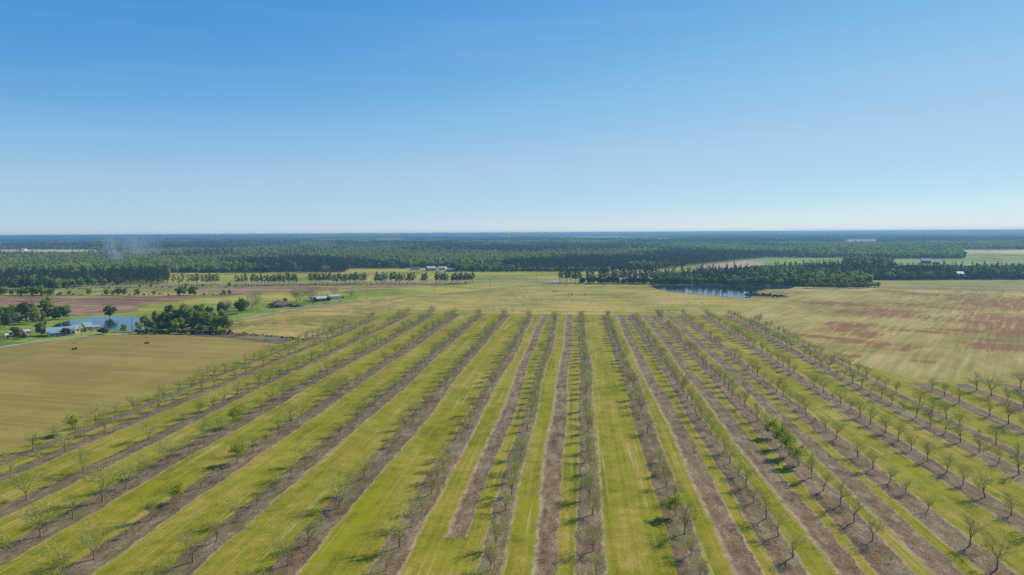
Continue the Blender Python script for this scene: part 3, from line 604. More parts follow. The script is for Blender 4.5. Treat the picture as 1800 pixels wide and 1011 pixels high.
# ------------------------------------------------------------------ scatter: one object, instances through geometry nodes
def protocol(name, kinds):
    c = bpy.data.collections.new(name)
    for i, k in enumerate(kinds):
        o = bpy.data.objects.new('%s_%02d' % (name, i), KIND[k]['all'] if isinstance(k, str) else k); c.objects.link(o)
    return c
def scatter(name, pts, coll, mats, label, cat):
    """pts: list of (x, y, z, rot, sx, sz, index)"""
    A = np.array(pts, float); me = bpy.data.meshes.new(name); n = len(A); me.vertices.add(n); me.vertices.foreach_set('co', A[:, :3].astype(np.float32).ravel())
    r = me.attributes.new('rot', 'FLOAT_VECTOR', 'POINT'); rv = np.zeros((n, 3), np.float32); rv[:, 2] = A[:, 3]; r.data.foreach_set('vector', rv.ravel())
    s = me.attributes.new('scl', 'FLOAT_VECTOR', 'POINT'); sv = np.stack([A[:, 4], A[:, 4], A[:, 5]], 1).astype(np.float32); s.data.foreach_set('vector', sv.ravel())
    ix = me.attributes.new('idx', 'INT', 'POINT'); ix.data.foreach_set('value', A[:, 6].astype(np.int32))
    o = put(name, me); ng = bpy.data.node_groups.new(name, 'GeometryNodeTree')
    ng.interface.new_socket('Geometry', in_out='INPUT', socket_type='NodeSocketGeometry'); ng.interface.new_socket('Geometry', in_out='OUTPUT', socket_type='NodeSocketGeometry')
    gi = ng.nodes.new('NodeGroupInput'); go = ng.nodes.new('NodeGroupOutput'); ip = ng.nodes.new('GeometryNodeInstanceOnPoints'); ci = ng.nodes.new('GeometryNodeCollectionInfo')
    ci.inputs['Collection'].default_value = coll; ci.inputs['Separate Children'].default_value = True; ci.inputs['Reset Children'].default_value = True
    def at(nm, dt):
        x = ng.nodes.new('GeometryNodeInputNamedAttribute'); x.data_type = dt; x.inputs[0].default_value = nm; return x.outputs[0]
    L = ng.links.new; L(gi.outputs[0], ip.inputs['Points']); L(ci.outputs[0], ip.inputs['Instance']); ip.inputs['Pick Instance'].default_value = True
    L(at('idx', 'INT'), ip.inputs['Instance Index']); L(at('rot', 'FLOAT_VECTOR'), ip.inputs['Rotation']); L(at('scl', 'FLOAT_VECTOR'), ip.inputs['Scale']); L(ip.outputs[0], go.inputs[0])
    md = o.modifiers.new('scatter', 'NODES'); md.node_group = ng
    return tag(o, label, cat, None, 'stuff')
names = sorted(set(p[3] for p in far_pts)); co = protocol('orchard_kind', names)
scatter('distant_pecan_trees', [(x, y, OZ, rg.uniform(0, 6.28), s, s * rg.uniform(.9, 1.1), names.index(k)) for x, y, s, k in far_pts], co, None, 'pale budding pecan trees filling the far ends of the orchard rows', 'trees')
# ------------------------------------------------------------------ woods
def inpoly(px, py, poly):
    r = np.zeros(px.shape, bool); j = len(poly) - 1
    for i in range(len(poly)):
        xi, yi = poly[i]; xj, yj = poly[j]
        if yi != yj: r ^= ((yi > py) != (yj > py)) & (px < (xj - xi) * (py - yi) / (yj - yi) + xi)
        j = i
    return r
CLEAR = [[(-60, 438.8), (120, 439), (232, 440.7), (232, 443), (0, 442.5), (-60, 442)], [(280, 427.6), (345, 427.4), (345, 429.6), (280, 429.8)], [(766, 424.6), (804, 424.6), (806, 427), (766, 427)], [(850, 424.8), (870, 424.8), (870, 426.4), (850, 426.4)],
         [(1470, 421), (1564, 421), (1566, 424.6), (1470, 424.4)], [(1680, 439.6), (1860, 439.6), (1860, 445.2), (1700, 445)], [(1348, 433), (1378, 433), (1378, 435), (1348, 435)], [(1340, 453.4), (1485, 453.6), (1485, 463), (1400, 464), (1330, 462)],
         [(1570, 454.8), (1732, 454.8), (1734, 466), (1570, 465)], [(1766, 455.8), (1860, 456), (1860, 461), (1766, 461)], [(1140, 421), (1190, 421), (1190, 423.6), (1140, 423.6)], [(1104, 459), (1146, 459.5), (1146, 462), (1104, 462)], [(1470, 443), (1489, 443), (1489, 447), (1470, 447)],
         [(1150, 478), (1200, 468.5), (1310, 457), (1350, 454), (1348, 461), (1325, 466), (1255, 475), (1225, 480)]]
BX = [-300, 0, 95, 130, 165, 296, 297, 450, 613, 614, 724, 725, 802, 803, 850, 1040, 1150, 1350, 1485, 1486, 1568, 1569, 1735, 2100]
BY = [512, 506, 507, 506, 503, 500, 479.5, 479.5, 479.5, 472.5, 472.5, 470.5, 470.5, 477.5, 478, 473, 474, 453.2, 453.5, 470, 470, 454.4, 455, 457]
# the belt of wood behind the right pond and along the rough field (back edge / front edge)
KX = [983, 1150, 1151, 1230, 1350, 1480, 1530, 1531, 1800, 2100]; KF = [498.5, 499.5, 500.0, 500.5, 502, 505, 504.5, 493, 491.8, 491]; KB = [494, 495, 490, 484, 476, 471, 470, 473.5, 473.5, 473.5]
nr = np.random.RandomState(3)
def ground_samples(d0, d1, cell):
    ys = np.arange(d0, d1, cell); out = []
    for y in ys:
        wx = y * 0.80 + 60; xs = np.arange(-wx, wx, cell); xx = xs + nr.uniform(-.45, .45, len(xs)) * cell; yy = y + nr.uniform(-.45, .45, len(xs)) * cell; out.append(np.stack([xx, yy], 1))
    return np.concatenate(out)
def fbm(x, y, sc0, seed=0, octs=3):
    """value noise on arrays"""
    r = np.zeros(len(x)); amp = 1; tot = 0
    for o in range(octs):
        sx = x / sc0 * 2 ** o + seed * 17.3 + o * 5.1; sy = y / sc0 * 2 ** o + seed * 9.7; ix = np.floor(sx).astype(np.int64); iy = np.floor(sy).astype(np.int64); fx = sx - ix; fy = sy - iy; fx = fx * fx * (3 - 2 * fx); fy = fy * fy * (3 - 2 * fy)
        def hsh(a_, b_): h_ = (a_ * 374761393 + b_ * 668265263 + seed * 974711 + o * 7919) & 0x7fffffff; h_ = (h_ ^ (h_ >> 13)) * 1274126177 & 0x7fffffff; return ((h_ ^ (h_ >> 16)) & 0xffff) / 65535.0
        v = (hsh(ix, iy) * (1 - fx) + hsh(ix + 1, iy) * fx) * (1 - fy) + (hsh(ix, iy + 1) * (1 - fx) + hsh(ix + 1, iy + 1) * fx) * fy
        r += v * amp; tot += amp; amp *= 0.5
    return r / tot
def cut(S, htop, margin=40):
    x, y = S[:, 0], S[:, 1]; px, py = P(x, y, 0 * x); pxt, pyt = P(x, y, htop + 0 * x)
    ok = (px > -margin) & (px < 1800 + margin)
    lim = np.interp(px, BX, BY); ok &= py < lim
    for c in CLEAR: ok &= ~inpoly(px, py, c) & ~inpoly(pxt, pyt, c) & ~inpoly(px, (py + pyt) / 2, c)
    return S[ok]
DEC = ['dec%d' % i for i in range(5)]; OAK = ['oak%d' % i for i in range(3)]; PIN = ['pine%d' % i for i in range(4)]; SHR = ['shrub%d' % i for i in range(3)]
WK = DEC + OAK + PIN + SHR + ['oldbare0', 'oldbare1']
WI = {k: i for i, k in enumerate(WK)}; wcol = protocol('wood_kind', WK)
def wood_points(S, pine_bias=0.0, hs=1.0):
    x, y = S[:, 0], S[:, 1]; px, py = P(x, y, 0 * x)
    f = fbm(x, y * 0.5, 260, 1); f2 = fbm(x, y, 90, 2)
    # light green broadleaf zones seen in the middle distance
    b = np.zeros(len(x))
    for (cx, cy, sx, sy, am) in ((120, 466, 130, 14, 0.42), (40, 490, 60, 10, -0.15), (200, 490, 110, 9, -0.35), (520, 470, 110, 10, -0.4), (760, 462, 120, 9, 0.3), (1060, 452, 90, 6, 0.22), (1320, 444, 80, 5, 0.3), (1500, 440, 100, 6, 0.3), (1700, 448, 120, 5, 0.35), (1250, 456, 90, 8, -0.5), (930, 440, 200, 6, -0.3), (960, 470, 60, 6, -0.45), (1070, 466, 60, 8, -0.35), (300, 440, 200, 8, -0.1), (900, 462, 60, 6, 0.2)):
        b += am * np.exp(-((px - cx) / sx) ** 2 - ((py - cy) / sy) ** 2)
    br = f * 0.65 + f2 * 0.35 + b - pine_bias
    out = []
    for i in range(len(x)):
        q = br[i] + nr.uniform(-.12, .12)
        if q > 0.465: k = DEC[nr.randint(5)]; s = nr.uniform(.8, 1.25)
        elif q > 0.41: k = OAK[nr.randint(3)]; s = nr.uniform(.8, 1.2)
        else: k = PIN[nr.randint(4)]; s = nr.uniform(.75, 1.1)
        if nr.uniform() < 0.03: k = 'oldbare%d' % nr.randint(2)
        out.append((x[i], y[i], 0, nr.uniform(0, 6.28), s * hs, s * hs * nr.uniform(.7, 1.1), WI[k]))
    return out
near_w = cut(ground_samples(760, 1700, 7.2), 13); mid_w = cut(ground_samples(1700, 3200, 11.5), 13)
pw = wood_points(near_w, 0, 0.82) + wood_points(mid_w, 0, 1.0)
scatter('woodland', pw, wcol, None, 'dense mixed wood of dark pines and light green broadleaf trees beyond the fields', 'woods')
# far woods: canopy patches of many crowns
def patch(seed, size, n, pine):
    rg_ = random.Random(seed); b = MB()
    for i in range(n):
        c = Vector((rg_.uniform(-.5, .5) * size, rg_.uniform(-.5, .5) * size, 0)); h = rg_.uniform(9, 17) * (1.1 if pine else 1); r_ = rg_.uniform(4.5, 8) * (0.75 if pine else 1.0)
        b.blob((c.x, c.y, h - r_ * 0.7), r_, r_, r_ * (1.15 if pine else 0.95), rg_.random() * 50, 7, 4, 0.7)
        for _ in range(10):
            d = rdir(rg_); d.z = abs(d.z); p_ = Vector((c.x, c.y, h - r_ * 0.7)) + d * r_ * 1.08; x_ = rdir(rg_) * 1.6; y_ = x_.orthogonal().normalized() * 1.3; b.tri(p_ + x_, p_ + y_, p_ - x_ * 0.6 - y_ * 0.6)
    return b.mesh('canopy_patch', M_PINE_FAR if pine else M_SPRING_FAR)
M_PINE_FAR = leaf_mat('far_pine_canopy', (0.05, 0.085, 0.035), (0.19, 0.25, 0.08), 0.35, 0.0022, 0.5)
M_SPRING_FAR = leaf_mat('far_broadleaf_canopy', (0.16, 0.23, 0.04), (0.58, 0.62, 0.16), 0.45, 0.0022, 0.5)
PT = [patch(300 + i, 110, 105, i % 2 == 0) for i in range(6)]; pcol = protocol('canopy_kind', PT)
def patch_points(S):
    x, y = S[:, 0], S[:, 1]; px, py = P(x, y, 0 * x); f = fbm(x, y * 0.45, 900, 4, 4); f3 = fbm(x, y * 0.35, 1500, 8, 3); out = []
    b = np.zeros(len(x))
    for (cx, cy, sx, sy, am) in ((1500, 432, 180, 4, .15), (1640, 431, 160, 3, -.25), (120, 435, 200, 3, -.2)): b += am * np.exp(-((px - cx) / sx) ** 2 - ((py - cy) / sy) ** 2)
    for i in range(len(x)):
        if f3[i] > 0.585 and y[i] > 3300: continue        # scattered clearings
        k = (0 if f[i] + b[i] + nr.uniform(-.07, .07) < 0.52 else 1) + 2 * nr.randint(3); s = nr.uniform(.95, 1.1); out.append((x[i], y[i], 0, nr.randint(4) * math.pi / 2, s, s * nr.uniform(.75, 1.3), k))
    return out
fp = patch_points(cut(ground_samples(3240, 9000, 96), 14)); sc2 = 1.0
far2 = cut(ground_samples(9000, 27000, 230), 14, 10)
fp2 = [(x, y, z_, r, 2.35, s * 1.35, k) for (x, y, z_, r, q, s, k) in patch_points(far2)]
scatter('distant_forest', fp + fp2, pcol, None, 'blue-green forest canopy stretching to the horizon', 'forest')
# dark floor under the woods
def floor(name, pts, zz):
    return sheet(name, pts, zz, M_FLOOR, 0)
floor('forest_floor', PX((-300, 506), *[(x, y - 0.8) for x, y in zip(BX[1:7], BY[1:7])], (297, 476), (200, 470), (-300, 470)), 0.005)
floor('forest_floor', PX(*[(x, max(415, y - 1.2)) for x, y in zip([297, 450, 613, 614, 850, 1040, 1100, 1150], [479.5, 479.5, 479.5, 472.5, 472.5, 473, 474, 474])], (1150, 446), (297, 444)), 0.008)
# ------------------------------------------------------------------ belt wood on the right
S = ground_samples(640, 1200, 7.6); px, py = P(S[:, 0], S[:, 1], 0 * S[:, 0])
ok = (px > 1151) & (px < 1850) & (py < np.interp(px, KX, KF) - 0.9) & (py > np.interp(px, KX, KB)); S = S[ok]
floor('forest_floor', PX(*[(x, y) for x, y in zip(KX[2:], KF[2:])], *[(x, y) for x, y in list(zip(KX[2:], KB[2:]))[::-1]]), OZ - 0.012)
bp = [];
for (x, y) in S:
    p_ = P(x, y, 0)
    if 1678 < p_[0] < 1702 and p_[1] > 484: continue
    right = p_[0] > 1560; q = nr.uniform() + 0.25 * math.sin(x * .03)
    if right: k = OAK[nr.randint(3)] if q < 0.5 else (PIN[nr.randint(4)] if q < 0.75 else DEC[nr.randint(5)]); s = nr.uniform(.55, .85)
    else: k = DEC[nr.randint(5)] if q < 0.45 else (OAK[nr.randint(3)] if q < 0.7 else PIN[nr.randint(4)]); s = nr.uniform(.65, .95)
    if p_[0] < 1490 or p_[0] > 1575: s *= 0.85
    bp.append((x, y, 0, nr.uniform(0, 6.28), s, s * nr.uniform(.85, 1.15), WI[k]))
scatter('woodland_belt', bp, wcol, None, 'mixed belt of trees behind the right pond and the rough grass field', 'woods')
rg = random.Random(11)
CNT = {}
def num(key):
    CNT[key] = CNT.get(key, 0) + 1; return ordn(CNT[key])
# single trees of its front edge
for px_ in np.arange(984, 1152, 3.1):
    if 1024 < px_ < 1030 or 1045 < px_ < 1052: continue
    q = G(px_ + rg.uniform(-1.5, 1.5), float(np.interp(px_, KX, KF)) - rg.uniform(0.3, 2.6)); tree('pine%d' % rg.randrange(4), q.x, q.y, 'tall dark pine, %s from left in the row between highway junction and pond' % num('tp'), 'pine tree', 'tall pines beside the highway junction', rg.uniform(.8, 1.1), None, 'pine_tree', rg)
for px_ in np.arange(1022, 1155, 5.5):
    q = G(px_ + rg.uniform(-2, 2), float(np.interp(px_, KX, KF)) - rg.uniform(0, .6)); tree('oak%d' % rg.randrange(3), q.x, q.y, 'low bushy tree, %s from left under the tall pines right of the highway junction' % num('lb'), 'tree', 'bushy trees under the tall pines', rg.uniform(.45, .75), None, 'bushy_tree', rg)
for px_ in np.arange(1153, 1535, 6.2):
    q = G(px_ + rg.uniform(-2, 2), float(np.interp(px_, KX, KF)) - rg.uniform(0.2, 1.0)); r_ = rg.random()
    kn = ('dec%d' % rg.randrange(5)) if r_ < .55 else (('oak%d' % rg.randrange(3)) if r_ < .8 else 'pine%d' % rg.randrange(4)); lab = {'d': 'light green tree', 'o': 'dark round tree', 'p': 'dark pine'}[kn[0]] + ', %s from left on the wood edge behind the right pond' % num('we')
    tree(kn, q.x, q.y, lab, 'tree', {'d': 'light trees on the edge behind the pond', 'o': 'dark trees on the edge behind the pond', 'p': 'pines on the edge behind the pond'}[kn[0]], rg.uniform(.5, .75), None, 'pine_tree' if kn[0] == 'p' else 'broadleaf_tree', rg)
for px_ in np.arange(1418, 1545, 6):
    q = G(px_, 506.4 - (px_ > 1530) * 1 + rg.uniform(-.6, .3)); tree('dec%d' % rg.randrange(5), q.x, q.y, 'low light tree, %s from left before the wood at the red field edge' % num('ll'), 'tree', 'low light trees at the red field edge', rg.uniform(.38, .55), None, 'broadleaf_tree', rg)
for px_ in np.arange(1538, 1830, 5.2):
    q = G(px_ + rg.uniform(-1, 1), float(np.interp(px_, KX, KF)) - 0.2 - rg.uniform(0, .5)); tree('oak%d' % rg.randrange(3), q.x, q.y, 'dark rounded hedge tree, %s from left behind the rough grass field' % num('hd'), 'tree', 'hedge trees behind the rough field', rg.uniform(.42, .62), None, 'hedge_tree', rg)
# ------------------------------------------------------------------ roadside pines in clumps
clumps = [(303, 322, 3), (328, 356, 6), (360, 386, 7), (413, 421, 2), (424, 436, 3), (440, 455, 5), (457, 462, 2), (464, 524, 19), (543, 583, 13), (585, 643, 20), (659, 680, 9), (684, 711, 10), (715, 729, 6), (741, 751, 5), (765, 787, 9), (793, 833, 17)]
for ci_, (a0, a1, n) in enumerate(clumps):
    for k in range(n):
        px_ = a0 + (a1 - a0) * (k + rg.uniform(.1, .9)) / n; q = G(px_, 498.4 + (833 - px_) * 0.0065 + rg.uniform(-1.3, 1.0))
        tree('roadpine%d' % rg.randrange(4), q.x, q.y, 'slender young pine, %s from left in the %s clump along the highway' % (ordn(k + 1), ordn(ci_ + 1)), 'pine tree', 'young pines along the highway', rg.uniform(.95, 1.25), None, 'pine_tree', rg)
# rows of low plantation trees before the pines (centre)
pl = []
for yy in np.arange(474, 478.5, 1.1):
    for xx in np.arange(868, 1075, 4.5): q = G(xx + rg.uniform(-.6, .6), yy); pl.append((q.x, q.y, 0, rg.uniform(0, 6), .5, .45, WI['dec%d' % rg.randrange(5)] if rg.random() < .3 else WI['oak%d' % rg.randrange(3)]))
scatter('young_plantation', pl, wcol, None, 'rows of low planted trees in front of the dark pines beyond the highway', 'plantation')
# regular pine plantation edge at the right
for k in range(58):
    t = k / 57; q = G(1152 + t * 200, 475.5 - t * 22.3 + 0.0); tree('pine%d' % rg.randrange(4), q.x, q.y, 'straight dark pine, %s from left on the plantation edge along the far track' % ordn(k + 1), 'pine tree', 'pines on the plantation edge', rg.uniform(.8, .9), None, 'pine_tree', rg)
# ------------------------------------------------------------------ brush strip on the ploughed land
def bush(px_, py_, kn, s, lab, grp, cat='shrub', nm='shrub', sz=None):
    q = G(px_, py_); return tree(kn, q.x, q.y, lab, cat, grp, s, None, nm, rg, 0, sz)
for k in range(46):
    px_ = 3 + k * 8.9 + rg.uniform(-3, 3); big = px_ < 95 or 205 < px_ < 225 or 312 < px_ < 345
    if rg.random() < 0.2 and not big: continue
    bush(px_, 519.3 + rg.uniform(-.8, .6) - 0.006 * max(0, px_ - 260), rg.choice(('lime0', 'lime1')) if big or rg.random() < .3 else 'shrub%d' % rg.randrange(3), rg.uniform(1.0, 1.5) if big else rg.uniform(.6, 1.1), 'scrubby bush, %s from left in the brush strip across the ploughed field' % num('bs'), 'bushes in the brush strip')
for k in range(40):
    px_ = 96 + k * 9 + rg.uniform(-4, 4); bush(px_, 508.5 - (px_ - 96) * 0.012 + rg.uniform(-.7, .7), rg.choice(('shrub0', 'shrub1', 'shrub2', 'lime0')), rg.uniform(.45, .9), 'small bush, %s from left on the verge between highway and brown field' % ordn(k + 1), 'bushes along the highway verge')
for k in range(30):
    px_ = 455 + k * 12.5 + rg.uniform(-4, 4); bush(px_, 503.2 - (px_ - 455) * 0.0135 + rg.uniform(-.6, .6), rg.choice(('shrub0', 'shrub1', 'shrub2')), rg.uniform(.4, .9), 'small bush, %s from left below the young pines above the brown field' % ordn(k + 1), 'bushes below the young pines')
# ------------------------------------------------------------------ left farmstead trees
def T1(px_, py_, kn, s, lab, nm='broadleaf_tree', grp=None, sz=None, cat='tree'):
    q = G(px_, py_); return tree(kn, q.x, q.y, lab, cat, grp, s, None, nm, rg, 0, sz)
for (px_, py_, kn, s, lab) in ((8, 576, 'oak1', .95, 'large dark tree at the left edge above the small shed'), (-14, 580, 'oak0', 1.0, 'dark tree cut by the left edge beside the lawn'), (20, 567, 'dec1', .8, 'mid green tree left of the dark round tree by the lawn'), (47, 566, 'oak2', 1.0, 'dark round-topped tree between two lighter trees left of the pond'),
                               (33, 570, 'dec3', .55, 'low light green tree below the dark round-topped tree'), (62, 569, 'dec0', .75, 'light green tree right of the dark round-topped tree'), (80, 561, 'dec2', .98, 'tall light green tree behind the lawn left of the pond'), (92, 562, 'oak0', .62, 'small dark tree just left of the pond'),
                               (102, 562, 'dec4', .62, 'low green tree at the left pond shore'), (116, 561, 'dec1', .66, 'rightmost light green tree of the clump left of the pond'), (72, 565, 'oak1', .6, 'dark low tree in the middle of the clump left of the pond'), (-2, 566, 'dec0', .8, 'pale green tree behind the trees at left edge')):
    T1(px_, py_, kn, s * 1.22, lab)
T1(73, 590, 'lime0', 1.35, 'tall yellow-green tree at the left end of the long ranch house')
T1(193, 558.5, 'oak2', .78, 'dark round tree on the far pond shore')
T1(116, 590, 'shrub0', 1.9, 'maroon bush in front of the long ranch house', 'bush', cat='bush').children[0].data = (lambda m: (m.materials.clear(), m.materials.append(M_MAROON), m)[2])(KIND['shrub0']['crown'].copy())
T1(181, 588, 'shrub1', 2.3, 'round bush with pinkish blossom right of the ranch house', 'bush', cat='bush').children[0].data = (lambda m: (m.materials.clear(), m.materials.append(M_BROWNL), m)[2])(KIND['shrub1']['crown'].copy())
T1(28, 591, 'shrub2', 2.3, 'large brown-green bush between the white sheds', 'bush', cat='bush')
T1(43, 596, 'shrub0', 1.4, 'small green bush in front of the grey shed', 'bush', cat='bush')
T1(143, 587.5, 'bud2', 1.15, 'small bare reddish tree in front of the ranch house porch')
T1(160, 580, 'shrub1', 1.5, 'dark bush behind the right end of the ranch house', 'bush', cat='bush')
# thicket right of the pond
rg = random.Random(21)
th_ = [(218, 583, 'lime1', .75), (246, 583, 'dec0', .55), (255, 578, 'dec4', .68), (266, 580, 'oak0', .6), (276, 572, 'dec2', .7), (284, 582, 'oak1', .55), (292, 576, 'oak2', .9), (299, 574, 'pine1', .5), (303, 581, 'oak0', .7), (313, 574, 'oak1', .95), (322, 570, 'dec3', 1.15), (331, 574, 'dec1', 1.05),
       (338, 581, 'oak2', .72), (345, 573, 'dec0', .95), (352, 580, 'dec4', .85), (359, 572, 'dec2', .95), (366, 579, 'dec1', .85), (373, 575, 'dec3', .85), (381, 581, 'dec0', .82), (388, 577, 'dec2', .86), (396, 582, 'dec1', .8), (401, 580, 'dec3', .68), (322, 582, 'dec2', .62), (260, 586, 'lime0', .6), (352, 586, 'oak1', .5), (375, 586, 'oak0', .5), (334, 567, 'oak0', 1.0), (309, 583, 'dec3', .66)]
for i, (px_, py_, kn, s) in enumerate(th_):
    if i == 0: lab, g_ = 'small light green tree standing alone at the right pond shore', None
    else: lab, g_ = {'d': 'light green tree', 'o': 'dark tree', 'l': 'small yellow-green tree', 'p': 'pine'}[kn[0]] + ', %s from left in the thicket right of the left pond' % ordn(sorted(q_[0] + q_[1] * .001 for q_ in th_[1:]).index(px_ + py_ * .001) + 1), {'d': 'light trees of the thicket', 'o': 'dark trees of the thicket', 'l': None, 'p': None}[kn[0]]
    T1(px_, py_, kn, s, lab, 'pine_tree' if kn[0] == 'p' else 'broadleaf_tree', g_)
for k in range(32):
    px_ = 243 + k * 5.1; bush(px_ + rg.uniform(-2, 2), 586.2 + (px_ - 243) * 0.012 + rg.uniform(-.6, .6), 'shrub%d' % rg.randrange(3), rg.uniform(.9, 1.35), 'dark bush, %s from left along the foot of the thicket by the hay field' % ordn(k + 1), 'bushes at the foot of the thicket')
for k in range(26):
    px_ = 410 + k * 5.2; bush(px_ + rg.uniform(-2, 2), 588.5 + max(0, px_ - 430) * 0.085 + rg.uniform(-1.3, 1.3), 'shrub%d' % rg.randrange(3), rg.uniform(.3, .6), 'small dry bush, %s from left in the weedy ditch beside the orchard' % ordn(k + 1), 'dry bushes in the weedy ditch')
T1(298, 553, 'oak0', .72, 'small dark round tree behind the thicket on the meadow')
T1(352, 556, 'oak1', .85, 'dark spreading tree behind the thicket'); T1(367, 555, 'oak2', .6, 'small dark tree right of the dark spreading tree')
T1(391, 556.5, 'oak2', .95, 'left one of two dark round trees beside the road'); T1(425, 551, 'oak1', 1.08, 'right one of two dark round trees beside the road')
for (px_, py_, kn, s, lab) in ((401, 555, 'oldbare0', .95, 'bare tree rising between the two dark round trees'), (443, 545, 'oldbare1', .85, 'bare tree right of the dark round trees'), (450, 539, 'oldbare2', .85, 'bare grey tree left of the maroon-roofed house'), (521, 532.5, 'oldbare0', .93, 'big bare tree behind the blue car'), (527, 530, 'oldbare1', .8, 'bare tree just right of the big bare tree behind the car'),
                               (549, 535.5, 'oldbare2', 1.0, 'bare tree left of the grey-roofed house'), (588, 519.5, 'oldbare1', .5, 'small bare tree behind the white mobile home'), (617.5, 523.5, 'oldbare0', .6, 'bare dark tree right of the white mobile home')):
    T1(px_, py_, kn, s, lab, 'bare_tree')
T1(501, 532.5, 'oak0', .42, 'dark small tree behind the maroon roof')
T1(555, 529.5, 'shrub1', 1.4, 'bush left of the grey-roofed house', 'bush', cat='bush'); T1(578, 531, 'oak2', .42, 'dark small tree between grey-roofed house and mobile home'); T1(598.5, 531, 'shrub0', .6, 'small bush before the mobile home right end', 'bush', cat='bush'); T1(603, 525.5, 'shrub2', .9, 'round bush at the right end of the mobile home', 'bush', cat='bush')
T1(1028, 524, 'bare3', .75, 'lone small bare tree in the open pasture')
# right pond vegetation
rg = random.Random(31)
for (px_, py_, s, n) in ((1146, 502.5, 1.5, 2), (1275, 512, 1.0, 1)):
    for k in range(n): bush(px_ + k * 5, py_ + k * .6, 'shrub%d' % rg.randrange(3), s, ('left', 'right')[k] + ' of two green bushes on the left shore of the right pond' if px_ < 1200 else 'small bush standing in the right pond', 'bushes on the left pond shore' if px_ < 1200 else None)
for k in range(34):
    t = (k + rg.random()) / 34; px_ = 1272 + t * 70; bush(px_, 506.5 + t * 4 + rg.uniform(-1.8, 1.6), 'shrub%d' % rg.randrange(3), rg.uniform(.8, 1.5), 'marsh bush, %s from left on the flat at the right end of the pond' % ordn(k + 1), 'marsh bushes at the pond end')
for k in range(44):
    t = (k + rg.random()) / 44; px_ = 1312 + t * 70; bush(px_, 519.5 + t * 3 + rg.uniform(-2.2, 2.0) * (1 - t * .6), 'shrub%d' % rg.randrange(3), rg.uniform(.8, 1.6) * (1 - t * .45), 'green bush, %s from left on the bank between pond and red field' % ordn(k + 1), 'bushes on the bank by the red field')
for k in range(40):
    px_ = 1160 + k * 5.8; bush(px_ + rg.uniform(-2, 2), 501.0 + rg.uniform(-.3, .3), 'shrub%d' % rg.randrange(3), rg.uniform(.35, .7), 'low reed bush, %s from left along the far shore of the right pond' % ordn(k + 1), 'bushes along the far pond shore')
# ------------------------------------------------------------------ buildings
M_TEAL = plain('pale_teal_metal_roof', (0.24, 0.37, 0.40), 0.45, 0.4, 0.1, 0.5); M_GREYROOF = plain('grey_roof', (0.40, 0.42, 0.43), 0.6, 0.3, 0.1); M_MARROOF = plain('maroon_roof', (0.15, 0.09, 0.085), 0.8, 0.2, 0.15); M_WALLW = plain('white_siding', (0.66, 0.66, 0.63), 0.7, 0.2, 0.06)
M_WALLB = plain('tan_brick', (0.42, 0.33, 0.25), 0.85, 0.1, 0.15); M_WALLD = plain('dark_brick', (0.16, 0.11, 0.09), 0.85, 0.1, 0.2); M_GLASS = plain('dark_window_glass', (0.03, 0.035, 0.04), 0.15, 0.5, 0.1); M_GREENW = plain('green_siding', (0.07, 0.12, 0.09), 0.8, 0.2, 0.1); M_METAL = plain('galvanised_metal', (0.35, 0.36, 0.36), 0.4, 0.4, 0.1, metal=0.6); M_DARK = plain('dark_metal', (0.06, 0.06, 0.065), 0.5, 0.3, 0.1); M_WOOD = plain('weathered_pole_wood', (0.16, 0.125, 0.09), 0.9, 0.1, 0.2); M_TYRE = plain('rubber', (0.025, 0.025, 0.025), 0.9, 0.1, 0.1)
